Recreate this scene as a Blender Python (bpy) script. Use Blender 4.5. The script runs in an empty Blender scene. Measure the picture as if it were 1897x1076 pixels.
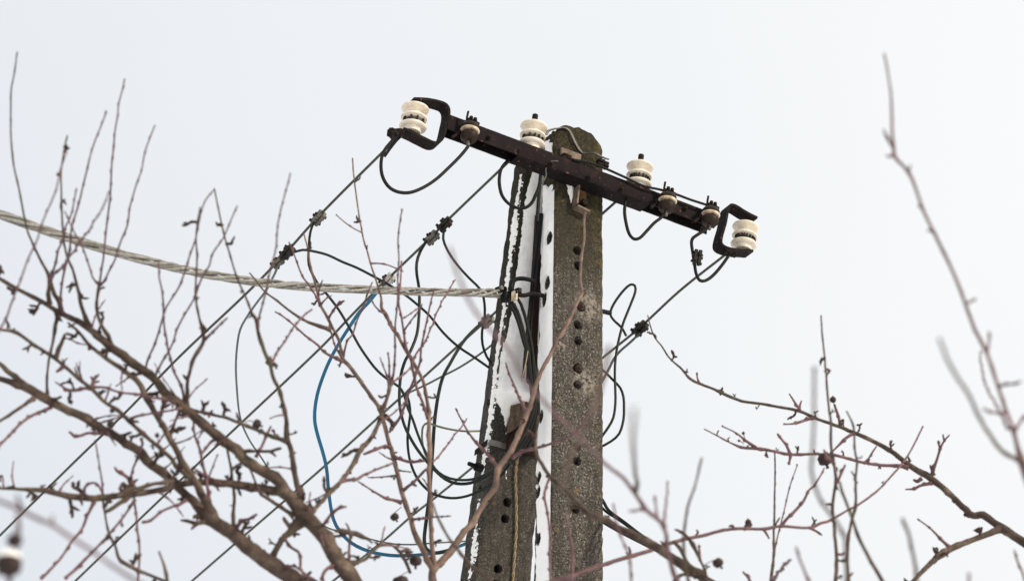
import bpy, bmesh, math, random
from mathutils import Vector, Matrix, noise

# ------------------------------------------------------------------ camera, sky, sun, exposure
scn = bpy.context.scene
col = scn.collection
R = math.radians
PITCH, FOCAL, EYE = R(26.0), 105.0, 1.6          # a short telephoto looking up from eye height
FPX = FOCAL / 36.0 * 1897.0
cam_d = bpy.data.cameras.new('camera')
cam = bpy.data.objects.new('camera', cam_d)
col.objects.link(cam)
cam.location = (0, 0, EYE)
cam.rotation_euler = (R(90) + PITCH, 0, 0)
cam_d.lens, cam_d.sensor_width, cam_d.sensor_fit = FOCAL, 36.0, 'HORIZONTAL'
cam_d.clip_start, cam_d.clip_end = 0.1, 4000
cam_d.dof.use_dof = True
cam_d.dof.focus_distance = 10.45
cam_d.dof.aperture_fstop = 3.4
cam_d.dof.aperture_blades = 7
scn.camera = cam

SUN_EL, SUN_AZ = R(27), R(118)                    # azimuth clockwise from +Y: low on the right, a little behind the camera
world = bpy.data.worlds.new('World')
scn.world = world
world.use_nodes = True
wn, wl = world.node_tree.nodes, world.node_tree.links
wn.clear()
w_out = wn.new('ShaderNodeOutputWorld')
w_bg = wn.new('ShaderNodeBackground'); w_bg.inputs['Strength'].default_value = 0.1
w_sky = wn.new('ShaderNodeTexSky'); w_sky.sky_type = 'NISHITA'; w_sky.sun_disc = False
w_sky.sun_elevation, w_sky.sun_rotation = SUN_EL, SUN_AZ
w_sky.air_density, w_sky.dust_density = 1.0, 2.0
w_tc = wn.new('ShaderNodeTexCoord')
w_map = wn.new('ShaderNodeMapping'); w_map.inputs['Location'].default_value = (3.1, 0.4, 1.7)
w_no = wn.new('ShaderNodeTexNoise'); w_no.inputs['Scale'].default_value = 1.6
w_no.inputs['Detail'].default_value = 5; w_no.inputs['Roughness'].default_value = 0.45
w_dot = wn.new('ShaderNodeVectorMath'); w_dot.operation = 'DOT_PRODUCT'      # an even cloud veil, whiter towards the hidden sun
w_dot.inputs[1].default_value = (math.sin(SUN_AZ) * math.cos(SUN_EL), math.cos(SUN_AZ) * math.cos(SUN_EL), math.sin(SUN_EL))
w_add = wn.new('ShaderNodeMath'); w_add.operation = 'MULTIPLY_ADD'; w_add.inputs[1].default_value = 0.55
w_ramp = wn.new('ShaderNodeMapRange'); w_ramp.interpolation_type = 'SMOOTHSTEP'
w_ramp.inputs['From Min'].default_value, w_ramp.inputs['From Max'].default_value = -0.36, 0.56
w_col = wn.new('ShaderNodeMix'); w_col.data_type = 'RGBA'
[k for k in w_col.inputs if k.name == 'A' and k.type == 'RGBA'][0].default_value = (0.745, 0.79, 0.86, 1)
[k for k in w_col.inputs if k.name == 'B' and k.type == 'RGBA'][0].default_value = (1.04, 1.045, 1.03, 1)
w_sc = wn.new('ShaderNodeVectorMath'); w_sc.operation = 'SCALE'; w_sc.inputs['Scale'].default_value = 10.0
w_mix = wn.new('ShaderNodeMix'); w_mix.data_type = 'RGBA'; w_mix.inputs['Factor'].default_value = 0.96
wl.new(w_tc.outputs['Generated'], w_map.inputs['Vector'])
wl.new(w_tc.outputs['Generated'], w_dot.inputs[0])
wl.new(w_map.outputs['Vector'], w_no.inputs['Vector'])
wl.new(w_no.outputs['Fac'], w_add.inputs[0]); wl.new(w_dot.outputs['Value'], w_add.inputs[2])
wl.new(w_add.outputs[0], w_ramp.inputs['Value'])
wl.new(w_ramp.outputs['Result'], [k for k in w_col.inputs if k.name == 'Factor' and k.type == 'VALUE'][0])
wl.new([k for k in w_col.outputs if k.type == 'RGBA'][0], w_sc.inputs[0])
wl.new(w_sky.outputs['Color'], [k for k in w_mix.inputs if k.name == 'A' and k.type == 'RGBA'][0])
wl.new(w_sc.outputs['Vector'], [k for k in w_mix.inputs if k.name == 'B' and k.type == 'RGBA'][0])
wl.new([k for k in w_mix.outputs if k.type == 'RGBA'][0], w_bg.inputs['Color'])
wl.new(w_bg.outputs['Background'], w_out.inputs['Surface'])

sun_d = bpy.data.lights.new('sun', 'SUN')
sun_d.energy, sun_d.angle, sun_d.color = 4.4, R(5), (1.0, 0.83, 0.62)
sun = bpy.data.objects.new('sun', sun_d)
col.objects.link(sun)
sun_dir = Vector((math.sin(SUN_AZ) * math.cos(SUN_EL), math.cos(SUN_AZ) * math.cos(SUN_EL), math.sin(SUN_EL)))
sun.rotation_euler = sun_dir.to_track_quat('Z', 'Y').to_euler()

vs = scn.view_settings
vs.view_transform, vs.look, vs.exposure, vs.gamma, vs.use_curve_mapping = 'Standard', 'None', 0.0, 1.0, False

# ------------------------------------------------------------------ measuring helpers (photo pixel -> point of the place)
CAM = Vector((0, 0, EYE))
cE, sE = math.cos(PITCH), math.sin(PITCH)
def ray(px, py):
    x, y = (px - 948.5) / FPX, (538.0 - py) / FPX
    return Vector((x, cE - y * sE, sE + y * cE))
def P(px, py, Y):                                  # the point of that sight line that stands at distance Y
    r = ray(px, py); return CAM + r * (Y / r.y)
def proj(p):
    q = Vector(p) - CAM
    z = q.y * cE + q.z * sE; y = -q.y * sE + q.z * cE
    return 948.5 + FPX * q.x / z, 538.0 - FPX * y / z
def depth(p):
    q = Vector(p) - CAM; return q.y * cE + q.z * sE
def on_plane(px, py, p0, nrm):
    r = ray(px, py); return CAM + r * ((Vector(p0) - CAM).dot(nrm) / r.dot(nrm))
def solve(fn, lo, hi):
    flo = fn(lo)
    for _ in range(60):
        m = (lo + hi) / 2; fm = fn(m)
        if (fm > 0) == (flo > 0): lo = m
        else: hi = m
    return (lo + hi) / 2
def m_per_px(p): return depth(p) / FPX

# ------------------------------------------------------------------ object helpers
ROOT = {}                                          # object -> location of the thing it belongs to
def tag(o, label=None, cat=None, group=None, kind=None):
    if label: o['label'] = label
    if cat: o['category'] = cat
    if group: o['group'] = group
    if kind: o['kind'] = kind
    return o
def empty(name, loc, label, cat, group=None, mat3=None):
    o = bpy.data.objects.new(name, None); o.empty_display_size = 0.05
    col.objects.link(o); o.location = loc
    if mat3 is not None: o.rotation_euler = mat3.to_euler()
    ROOT[o.name] = Vector(loc)
    return tag(o, label, cat, group)

class MB:
    def __init__(s): s.v, s.f = [], []
    def add(s, v, f):
        b = len(s.v); s.v += [tuple(x) for x in v]; s.f += [tuple(i + b for i in q) for q in f]; return s
    def box(s, c, ax, h, bev=0.0):                 # centre, three axes, half sizes
        bm = bmesh.new(); bmesh.ops.create_cube(bm, size=2.0)
        bmesh.ops.scale(bm, vec=h, verts=bm.verts)
        if bev: bmesh.ops.bevel(bm, geom=bm.edges[:], offset=bev, segments=1, affect='EDGES')
        c = Vector(c)
        s.add([c + ax[0] * q.co.x + ax[1] * q.co.y + ax[2] * q.co.z for q in bm.verts], [[q.index for q in f.verts] for f in bm.faces])
        bm.free(); return s
    def lathe(s, prof, o=(0, 0, 0), ax=None, n=28): # profile of (radius, height)
        o = Vector(o); X, Y, Z = ax or (Vector((1, 0, 0)), Vector((0, 1, 0)), Vector((0, 0, 1)))
        v, f = [], []
        for r, h in prof:
            for k in range(n):
                a = 2 * math.pi * k / n
                v.append(o + X * (r * math.cos(a)) + Y * (r * math.sin(a)) + Z * h)
        for i in range(len(prof) - 1):
            for k in range(n):
                k2 = (k + 1) % n
                f.append((i * n + k, i * n + k2, (i + 1) * n + k2, (i + 1) * n + k))
        f.append(tuple(range(n - 1, -1, -1))); f.append(tuple((len(prof) - 1) * n + k for k in range(n)))
        return s.add(v, f)
    def tube(s, pts, rad, n=8, flat=1.0, twist=0.0, rough=0.0, rf=40.0, closed=False):
        pts = [Vector(p) for p in pts]; N = len(pts)
        if not hasattr(rad, '__len__'): rad = [rad] * N
        v, f = [], []; U = None
        for i in range(N):
            t = (pts[min(i + 1, N - 1)] - pts[max(i - 1, 0)])
            if closed: t = pts[(i + 1) % N] - pts[(i - 1) % N]
            t = t.normalized() if t.length > 1e-9 else Vector((0, 0, 1))
            if U is None:
                U = t.orthogonal().normalized()
                if abs(t.z) < 0.95: U = (Vector((0, 0, 1)) - t * t.z).normalized()
            U = (U - t * U.dot(t)).normalized(); W = t.cross(U)
            for k in range(n):
                a = 2 * math.pi * k / n
                c, d = math.cos(a), math.sin(a) * flat
                if twist:
                    b = twist * i; c, d = c * math.cos(b) - d * math.sin(b), c * math.sin(b) + d * math.cos(b)
                r = rad[i]
                q = pts[i] + U * (c * r) + W * (d * r)
                if rough: q = pts[i] + (q - pts[i]) * (1 + rough * noise.noise(q * rf) + 0.5 * rough * noise.noise(q * rf * 3.1))
                v.append(q)
        m = N if closed else N - 1
        for i in range(m):
            j = (i + 1) % N
            for k in range(n):
                k2 = (k + 1) % n
                f.append((i * n + k, i * n + k2, j * n + k2, j * n + k))
        if not closed:
            f.append(tuple(range(n - 1, -1, -1))); f.append(tuple((N - 1) * n + k for k in range(n)))
        return s.add(v, f)
    def mesh(s, name, m, off=Vector((0, 0, 0)), smooth=True):
        me = bpy.data.meshes.new(name)
        me.from_pydata([tuple(Vector(q) - off) for q in s.v], [], s.f); me.materials.append(m)
        bm = bmesh.new(); bm.from_mesh(me); bmesh.ops.recalc_face_normals(bm, faces=bm.faces); bm.to_mesh(me); bm.free()
        if smooth:
            me.polygons.foreach_set('use_smooth', [True] * len(me.polygons))
            me.set_sharp_from_angle(angle=R(42))
        return me
    def part(s, name, m, parent, smooth=True):      # world coordinates, child of a thing or of a part
        off = ROOT[parent.name]
        o = bpy.data.objects.new(name, s.mesh(name, m, off, smooth)); col.objects.link(o)
        o.parent = parent; ROOT[o.name] = off
        return o
    def local(s, name, m, parent, smooth=True):     # the thing's own coordinates
        o = bpy.data.objects.new(name, s.mesh(name, m, smooth=smooth)); col.objects.link(o)
        o.parent = parent; ROOT[o.name] = ROOT[parent.name]
        return o
    def thing(s, name, m, label, cat, group=None, kind=None, loc=None, smooth=True):
        loc = Vector(loc) if loc is not None else Vector(s.v[0])
        o = bpy.data.objects.new(name, s.mesh(name, m, loc, smooth)); col.objects.link(o); o.location = loc
        ROOT[o.name] = loc
        return tag(o, label, cat, group, kind)

def share(src, parent, mat4=None, name=None):       # another object on the same mesh
    o = bpy.data.objects.new(name or src.name.split('.')[0], src.data); col.objects.link(o); o.parent = parent
    if mat4 is not None: o.matrix_local = mat4
    ROOT[o.name] = ROOT[parent.name]
    return o

def spline(pts, vals=None, step=0.03):              # Catmull-Rom through the points, with values carried along
    pts = [Vector(p) for p in pts]; vals = vals or [0.0] * len(pts)
    out, ov = [], []
    n = len(pts)
    for i in range(n - 1):
        p0, p1, p2, p3 = pts[max(i - 1, 0)], pts[i], pts[i + 1], pts[min(i + 2, n - 1)]
        L = (p2 - p1).length
        k = max(2, min(40, int(L / step) + 1))
        # centripetal-like tangents keep bends tight
        m1 = (p2 - p0) * (L / max(1e-6, (p2 - p1).length + (p1 - p0).length)) if i else (p2 - p1)
        m2 = (p3 - p1) * (L / max(1e-6, (p3 - p2).length + (p2 - p1).length)) if i < n - 2 else (p2 - p1)
        for j in range(k):
            t = j / k
            h00, h10, h01, h11 = 2*t**3-3*t*t+1, t**3-2*t*t+t, -2*t**3+3*t*t, t**3-t*t
            out.append(p1 * h00 + m1 * h10 + p2 * h01 + m2 * h11); ov.append(vals[i] * (1 - t) + vals[i + 1] * t)
    out.append(pts[-1]); ov.append(vals[-1])
    return out, ov

# ------------------------------------------------------------------ materials
class NT:
    def __init__(s, name, rough=0.7, spec=0.3, metal=0.0):
        s.m = bpy.data.materials.new(name); s.m.use_nodes = True
        s.n, s.l = s.m.node_tree.nodes, s.m.node_tree.links
        s.b = s.n['Principled BSDF']
        s.b.inputs['Roughness'].default_value = rough; s.b.inputs['Metallic'].default_value = metal
        s.b.inputs['Specular IOR Level'].default_value = spec
        s.tc = s.n.new('ShaderNodeTexCoord')
    def noise(s, scale, detail=4, rough=0.55, vec=None):
        q = s.n.new('ShaderNodeTexNoise'); q.inputs['Scale'].default_value = scale
        q.inputs['Detail'].default_value = detail; q.inputs['Roughness'].default_value = rough
        s.l.new(vec or s.tc.outputs['Object'], q.inputs['Vector']); return q.outputs['Fac']
    def voro(s, scale, out='Distance', vec=None):
        q = s.n.new('ShaderNodeTexVoronoi'); q.inputs['Scale'].default_value = scale
        s.l.new(vec or s.tc.outputs['Object'], q.inputs['Vector']); return q.outputs[out]
    def scaled(s, sx, sy, sz):
        q = s.n.new('ShaderNodeMapping'); q.inputs['Scale'].default_value = (sx, sy, sz)
        s.l.new(s.tc.outputs['Object'], q.inputs['Vector']); return q.outputs['Vector']
    def ramp(s, fac, stops):
        q = s.n.new('ShaderNodeValToRGB'); e = q.color_ramp.elements
        while len(e) < len(stops): e.new(0.5)
        for i, (p, c) in enumerate(stops):
            e[i].position = p; e[i].color = c if len(c) == 4 else (*c, 1)
        s.l.new(fac, q.inputs['Fac']); return q.outputs['Color']
    def step(s, fac, lo, hi):
        q = s.n.new('ShaderNodeMapRange'); q.interpolation_type = 'SMOOTHSTEP'
        q.inputs['From Min'].default_value, q.inputs['From Max'].default_value = lo, hi
        s.l.new(fac, q.inputs['Value']); return q.outputs['Result']
    def math(s, op, a, b):
        q = s.n.new('ShaderNodeMath'); q.operation = op
        for i, x in enumerate((a, b)):
            if isinstance(x, (int, float)): q.inputs[i].default_value = x
            else: s.l.new(x, q.inputs[i])
        return q.outputs[0]
    def mix(s, fac, a, b, blend='MIX'):
        q = s.n.new('ShaderNodeMix'); q.data_type = 'RGBA'; q.blend_type = blend
        for nm, x in (('Factor', fac), ('A', a), ('B', b)):
            i = q.inputs[nm] if nm == 'Factor' else [k for k in q.inputs if k.name == nm and k.type == 'RGBA'][0]
            if nm == 'Factor': i = [k for k in q.inputs if k.name == 'Factor' and k.type == 'VALUE'][0]
            if isinstance(x, (int, float)): i.default_value = x
            elif isinstance(x, tuple): i.default_value = x if len(x) == 4 else (*x, 1)
            else: s.l.new(x, i)
        return [k for k in q.outputs if k.type == 'RGBA'][0]
    def xyz(s):
        q = s.n.new('ShaderNodeSeparateXYZ'); s.l.new(s.tc.outputs['Object'], q.inputs[0]); return q.outputs
    def near(s, p, r0, r1):                          # 1 close to an object-space point, 0 beyond r1
        q = s.n.new('ShaderNodeVectorMath'); q.operation = 'DISTANCE'
        s.l.new(s.tc.outputs['Object'], q.inputs[0]); q.inputs[1].default_value = tuple(p)
        return s.step(q.outputs['Value'], r1, r0)
    def color(s, c):
        if isinstance(c, tuple): s.b.inputs['Base Color'].default_value = (*c, 1)
        else: s.l.new(c, s.b.inputs['Base Color'])
        return s
    def bump(s, h, dist=0.004, strength=1.0):
        q = s.n.new('ShaderNodeBump'); q.inputs['Distance'].default_value = dist; q.inputs['Strength'].default_value = strength
        s.l.new(h, q.inputs['Height']); s.l.new(q.outputs['Normal'], s.b.inputs['Normal']); return s

def metal_mat(name, c0, c1, rough, scale=60, metal=0.0, spec=0.3, bd=0.0008):
    t = NT(name, rough, spec, metal); a = t.noise(scale, 5, 0.6)
    t.color(t.ramp(a, [(0.3, c0), (0.7, c1)])).bump(t.noise(scale * 3, 4, 0.6), bd)
    return t.m
M = {}
t = NT('snow', 0.65, 0.25)
t.color(t.ramp(t.noise(14, 4), [(0.3, (0.80, 0.81, 0.83)), (0.7, (0.87, 0.875, 0.88))])).bump(t.noise(160, 5, 0.65), 0.002)
t.b.inputs['Subsurface Weight'].default_value = 0.0
M['snow'] = t.m
t = NT('ground_snow', 0.8, 0.2)
t.color(t.ramp(t.noise(0.6, 6), [(0.33, (0.10, 0.08, 0.06)), (0.40, (0.84, 0.85, 0.865))])).bump(t.noise(3, 6), 0.06)
M['ground'] = t.m
M['iron'] = metal_mat('painted_rusty_iron', (0.006, 0.005, 0.005), (0.017, 0.011, 0.010), 0.7, 55, spec=0.08)
t = NT('crossarm_iron', 0.75, 0.07)
a = t.noise(28, 6, 0.65); b = t.noise(180, 3, 0.6); c = t.step(t.noise(75, 3, 0.5), 0.66, 0.72)
base = t.ramp(a, [(0.3, (0.006, 0.0045, 0.0055)), (0.55, (0.012, 0.009, 0.010)), (0.78, (0.036, 0.021, 0.020))])
t.color(t.mix(c, t.mix(t.math('MULTIPLY', b, 0.5), base, (0.009, 0.007, 0.008)), (0.11, 0.055, 0.045))).bump(t.math('ADD', a, b), 0.0015)
M['arm'] = t.m
M['rust'] = metal_mat('brown_rust', (0.014, 0.009, 0.008), (0.045, 0.024, 0.018), 0.8, 70, bd=0.0015)
M['plate'] = metal_mat('weathered_plate', (0.075, 0.055, 0.045), (0.19, 0.145, 0.115), 0.75, 45, bd=0.0015)
M['bracket'] = metal_mat('ochre_rust', (0.06, 0.032, 0.016), (0.17, 0.095, 0.04), 0.8, 60, bd=0.0015)
M['strap'] = metal_mat('galvanised_strap', (0.11, 0.105, 0.10), (0.22, 0.21, 0.20), 0.55, 40, 0.2)
M['clamp'] = metal_mat('clamp_metal', (0.06, 0.056, 0.05), (0.16, 0.15, 0.135), 0.55, 90, 0.2)
M['clamp_dark'] = metal_mat('clamp_dark', (0.010, 0.010, 0.009), (0.032, 0.028, 0.025), 0.65, 90, spec=0.12)
M['clamp_light'] = metal_mat('clamp_light', (0.28, 0.27, 0.25), (0.48, 0.47, 0.45), 0.5, 90, 0.3)
M['black'] = metal_mat('black_rubber', (0.005, 0.006, 0.006), (0.010, 0.011, 0.011), 0.6, 30, bd=0.0002, spec=0.12)
M['cable'] = metal_mat('dark_green_sheath', (0.006, 0.011, 0.009), (0.014, 0.020, 0.016), 0.5, 25, bd=0.0002, spec=0.15)
M['grey_cable'] = metal_mat('grey_sheath', (0.065, 0.085, 0.082), (0.12, 0.145, 0.138), 0.5, 25, bd=0.0002)
M['olive_cable'] = metal_mat('olive_sheath', (0.12, 0.125, 0.07), (0.19, 0.19, 0.12), 0.5, 25, bd=0.0002)
M['blue'] = metal_mat('blue_sheath', (0.006, 0.075, 0.15), (0.008, 0.13, 0.25), 0.42, 6, bd=0.0002)
M['line'] = metal_mat('weathered_conductor', (0.035, 0.040, 0.031), (0.075, 0.080, 0.064), 0.6, 120, 0.0, spec=0.15)
M['alu'] = metal_mat('bright_strand', (0.15, 0.148, 0.138), (0.34, 0.335, 0.315), 0.36, 60, 0.4, bd=0.0005)
M['alu_dark'] = metal_mat('dull_strand', (0.075, 0.074, 0.068), (0.19, 0.185, 0.17), 0.45, 60, 0.35)
M['tie'] = metal_mat('tie_wire', (0.05, 0.05, 0.05), (0.13, 0.125, 0.115), 0.5, 90, 0.3)
M['tan_rope'] = metal_mat('tan_strand', (0.17, 0.125, 0.065), (0.34, 0.26, 0.145), 0.55, 120, bd=0.001)
t = NT('porcelain', 0.22, 0.45)
d = t.step(t.noise(30, 6, 0.65), 0.50, 0.72); s2 = t.step(t.noise(1.0, 5, 0.6, t.scaled(60, 60, 12)), 0.46, 0.68)
t.color(t.mix(t.math('MULTIPLY', s2, 0.4), t.mix(t.math('MULTIPLY', d, 0.35), (0.70, 0.64, 0.545), (0.30, 0.26, 0.205)), (0.44, 0.39, 0.32))).bump(t.noise(20, 3), 0.0006)
M['porcelain'] = t.m
t = NT('brown_glaze', 0.5, 0.12)
t.color(t.ramp(t.noise(40, 5), [(0.3, (0.010, 0.007, 0.006)), (0.7, (0.030, 0.019, 0.013))])).bump(t.noise(60, 3), 0.0006)
M['brown'] = t.m
t = NT('cream_ring', 0.35, 0.5)
t.color(t.ramp(t.noise(45, 5), [(0.35, (0.28, 0.20, 0.13)), (0.6, (0.60, 0.52, 0.40))]))
M['cream'] = t.m
t = NT('old_wood', 0.85, 0.15)
gv = t.scaled(60, 60, 9); g = t.noise(1.0, 6, 0.6, gv)
t.color(t.ramp(g, [(0.3, (0.055, 0.038, 0.026)), (0.6, (0.15, 0.11, 0.078)), (0.8, (0.27, 0.21, 0.155))])).bump(g, 0.003)
M['wood'] = t.m
t = NT('dark_shaded_wood', 0.85, 0.15)  # dark reddish wood, its colour deepened further to paint in shade
gv = t.scaled(60, 60, 7); g = t.noise(1.0, 6, 0.6, gv)
t.color(t.ramp(g, [(0.3, (0.012, 0.007, 0.006)), (0.75, (0.040, 0.020, 0.015))])).bump(g, 0.003)
M['dark_shaded_wood'] = t.m
t = NT('fruit_skin', 0.6, 0.3)
t.color(t.ramp(t.noise(130, 5), [(0.35, (0.010, 0.006, 0.007)), (0.75, (0.045, 0.022, 0.020))])).bump(t.noise(160, 4), 0.003)
M['fruit'] = t.m
t = NT('bark', 0.75, 0.25)                           # older limbs: brown, grey scars, a little green algae
a = t.noise(17, 8, 0.7); b = t.noise(85, 6, 0.7); g = t.step(t.noise(9, 5, 0.6), 0.54, 0.66)
base = t.ramp(a, [(0.30, (0.026, 0.018, 0.016)), (0.46, (0.064, 0.044, 0.036)), (0.56, (0.098, 0.070, 0.056)), (0.72, (0.24, 0.185, 0.142))])
base = t.mix(t.math('MULTIPLY', t.step(b, 0.55, 0.72), 0.8), base, (0.030, 0.020, 0.016))
base = t.mix(t.math('MULTIPLY', g, 0.5), base, (0.085, 0.080, 0.040))
t.color(base).bump(t.math('ADD', a, t.math('MULTIPLY', b, 1.5)), 0.007)
M['bark'] = t.m
t = NT('young_bark', 0.6, 0.3)                       # smooth orange-brown bark of the middle stems
a = t.noise(18, 5, 0.6); b = t.noise(120, 4, 0.6)
base = t.ramp(a, [(0.3, (0.048, 0.028, 0.023)), (0.52, (0.105, 0.066, 0.050)), (0.75, (0.205, 0.138, 0.102))])
t.color(t.mix(t.math('MULTIPLY', t.step(b, 0.58, 0.70), 0.6), base, (0.10, 0.055, 0.045))).bump(t.math('ADD', a, b), 0.002)
M['young'] = t.m
t = NT('twig_bark', 0.55, 0.35)                      # young shoots: reddish
a = t.noise(35, 5, 0.6); b = t.noise(200, 4, 0.6)
base = t.ramp(a, [(0.3, (0.048, 0.022, 0.027)), (0.55, (0.105, 0.050, 0.056)), (0.75, (0.185, 0.098, 0.098))])
t.color(t.mix(t.step(b, 0.6, 0.72), base, (0.055, 0.033, 0.032))).bump(b, 0.0015)
M['twig'] = t.m
t = NT('spur_bark', 0.8, 0.2)
a = t.noise(90, 5, 0.6)
t.color(t.ramp(a, [(0.3, (0.022, 0.014, 0.013)), (0.7, (0.070, 0.045, 0.037))])).bump(a, 0.003)
M['spur'] = t.m

def concrete(name, moss_z0, moss_z1, pale=(), tone=1.0, lich_x=None, speck=1.0):
    t = NT(name, 0.9, 0.15)
    k = tone
    big = t.noise(5, 5, 0.6); mid = t.noise(60, 8, 0.75); fine = t.noise(330, 3, 0.6)
    base = t.ramp(mid, [(0.3, (0.080*k, 0.073*k, 0.065*k)), (0.5, (0.19*k, 0.177*k, 0.160*k)), (0.7, (0.36*k, 0.340*k, 0.31*k))])
    base = t.mix(t.math('MULTIPLY', t.step(big, 0.42, 0.64), 0.55), base, (0.145*k, 0.132*k, 0.117*k))
    g1 = t.noise(165, 4, 0.65); g2 = t.noise(135, 4, 0.65, t.scaled(1.07, 0.93, 1.02)); g3 = t.noise(420, 2, 0.6)
    base = t.mix(t.math('MULTIPLY', t.step(g1, 0.545, 0.62), speck), base, (0.70*k, 0.66*k, 0.61*k))
    base = t.mix(t.math('MULTIPLY', t.step(g2, 0.54, 0.63), speck), base, (0.045*k, 0.038*k, 0.032*k))
    base = t.mix(t.math('MULTIPLY', t.step(t.noise(120, 3, 0.5), 0.57, 0.64), 0.5), base, (0.055*k, 0.046*k, 0.036*k))
    z = t.xyz()[2]
    mz = t.step(t.math('ADD', z, t.math('MULTIPLY', t.noise(9, 5), 0.5)), moss_z0, moss_z1)
    mc = t.ramp(t.noise(95, 8, 0.75), [(0.34, (0.010, 0.010, 0.006)), (0.47, (0.040, 0.037, 0.021)), (0.57, (0.072, 0.062, 0.036)), (0.70, (0.17, 0.130, 0.066))])
    base = t.mix(t.math('MULTIPLY', mz, 0.92), base, mc)
    if lich_x is not None:
        x = t.xyz()[0]
        lm = t.math('MULTIPLY', t.step(x, lich_x - 0.05, lich_x), t.step(t.noise(38, 5, 0.6), 0.52, 0.60))
        base = t.mix(t.math('MULTIPLY', lm, 0.55), base, (0.20, 0.15, 0.045))
    stk = t.step(t.noise(1.0, 5, 0.6, t.scaled(34, 34, 2.6)), 0.42, 0.66)             # water streaks
    base = t.mix(t.math('MULTIPLY', stk, 0.5), base, (0.075*k, 0.066*k, 0.055*k))
    om = t.step(t.noise(30, 3, 0.5), 0.70, 0.74)
    base = t.mix(t.math('MULTIPLY', om, 0.7), base, (0.26, 0.15, 0.04))
    for p, r in pale:                                # lime bloom round the old bolts
        pm = t.math('MULTIPLY', t.near(p, r * 0.25, r), t.step(t.noise(70, 6, 0.7), 0.42, 0.60))
        base = t.mix(t.math('MULTIPLY', pm, 0.75), base, (0.46, 0.42, 0.37))
    t.color(base)
    h = t.math('ADD', t.math('MULTIPLY', fine, 0.6), t.math('ADD', t.math('ADD', g1, g3), t.math('MULTIPLY', mid, 1.6)))
    t.bump(h, 0.009, 1.0)
    return t.m

# ------------------------------------------------------------------ the setting: snowy ground to the horizon (below the frame)
g = MB(); GN, GS = 60, 1500.0
for i in range(GN + 1):
    for j in range(GN + 1):
        fx, fy = (i / GN * 2 - 1), (j / GN * 2 - 1)
        x, y = GS * fx * abs(fx) ** 2, GS * fy * abs(fy) ** 2
        d_ = math.hypot(x, y)
        g.v.append((x, y, -0.02 + (0.10 * noise.noise(Vector((x * .25, y * .25, 3))) - 0.08) * min(1.0, d_ / 12)))
for i in range(GN):
    for j in range(GN):
        a = i * (GN + 1) + j; g.f.append((a, a + GN + 1, a + GN + 2, a + 1))
tag(g.thing('snowy_ground', M['ground'], None, None, kind='structure', loc=(0, 0, 0)), 'flat snow covered ground below the pole')

# ------------------------------------------------------------------ the concrete A-pole: upright post and leaning strut
YP = 9.40
BETA = R(28.0)
tv = Vector((math.cos(BETA), math.sin(BETA), 0)); nv = Vector((math.sin(BETA), -math.cos(BETA), 0))
zu = Vector((0, 0, 1))
F1, F2 = P(1027.5, 330, YP), P(1018.5, 1076, YP)
def FL(z):
    k = (z - F2.z) / (F1.z - F2.z); k = max(k, -2.0)
    q = F2.lerp(F1, k); return Vector((q.x, q.y, z))
def wfit(p, dirv, x): return solve(lambda w: proj(p + dirv * w)[0] - x, 0.0, 0.6)
W1, W2 = wfit(F1, tv, 1118.5), wfit(F2, tv, 1120)
S1_, S2_ = wfit(F1, -nv, 1003), wfit(F2, -nv, 986)
def lin(a, b, k): return a + (b - a) * k
def mk(z): return max(-1.6, (z - F2.z) / (F1.z - F2.z))
def main_pt(z, a, b): return FL(z) + tv * (lin(W2, W1, mk(z)) * a) - nv * (lin(S2_, S1_, mk(z)) * b)
Z_TOP = P(1070, 226, YP).z

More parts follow.
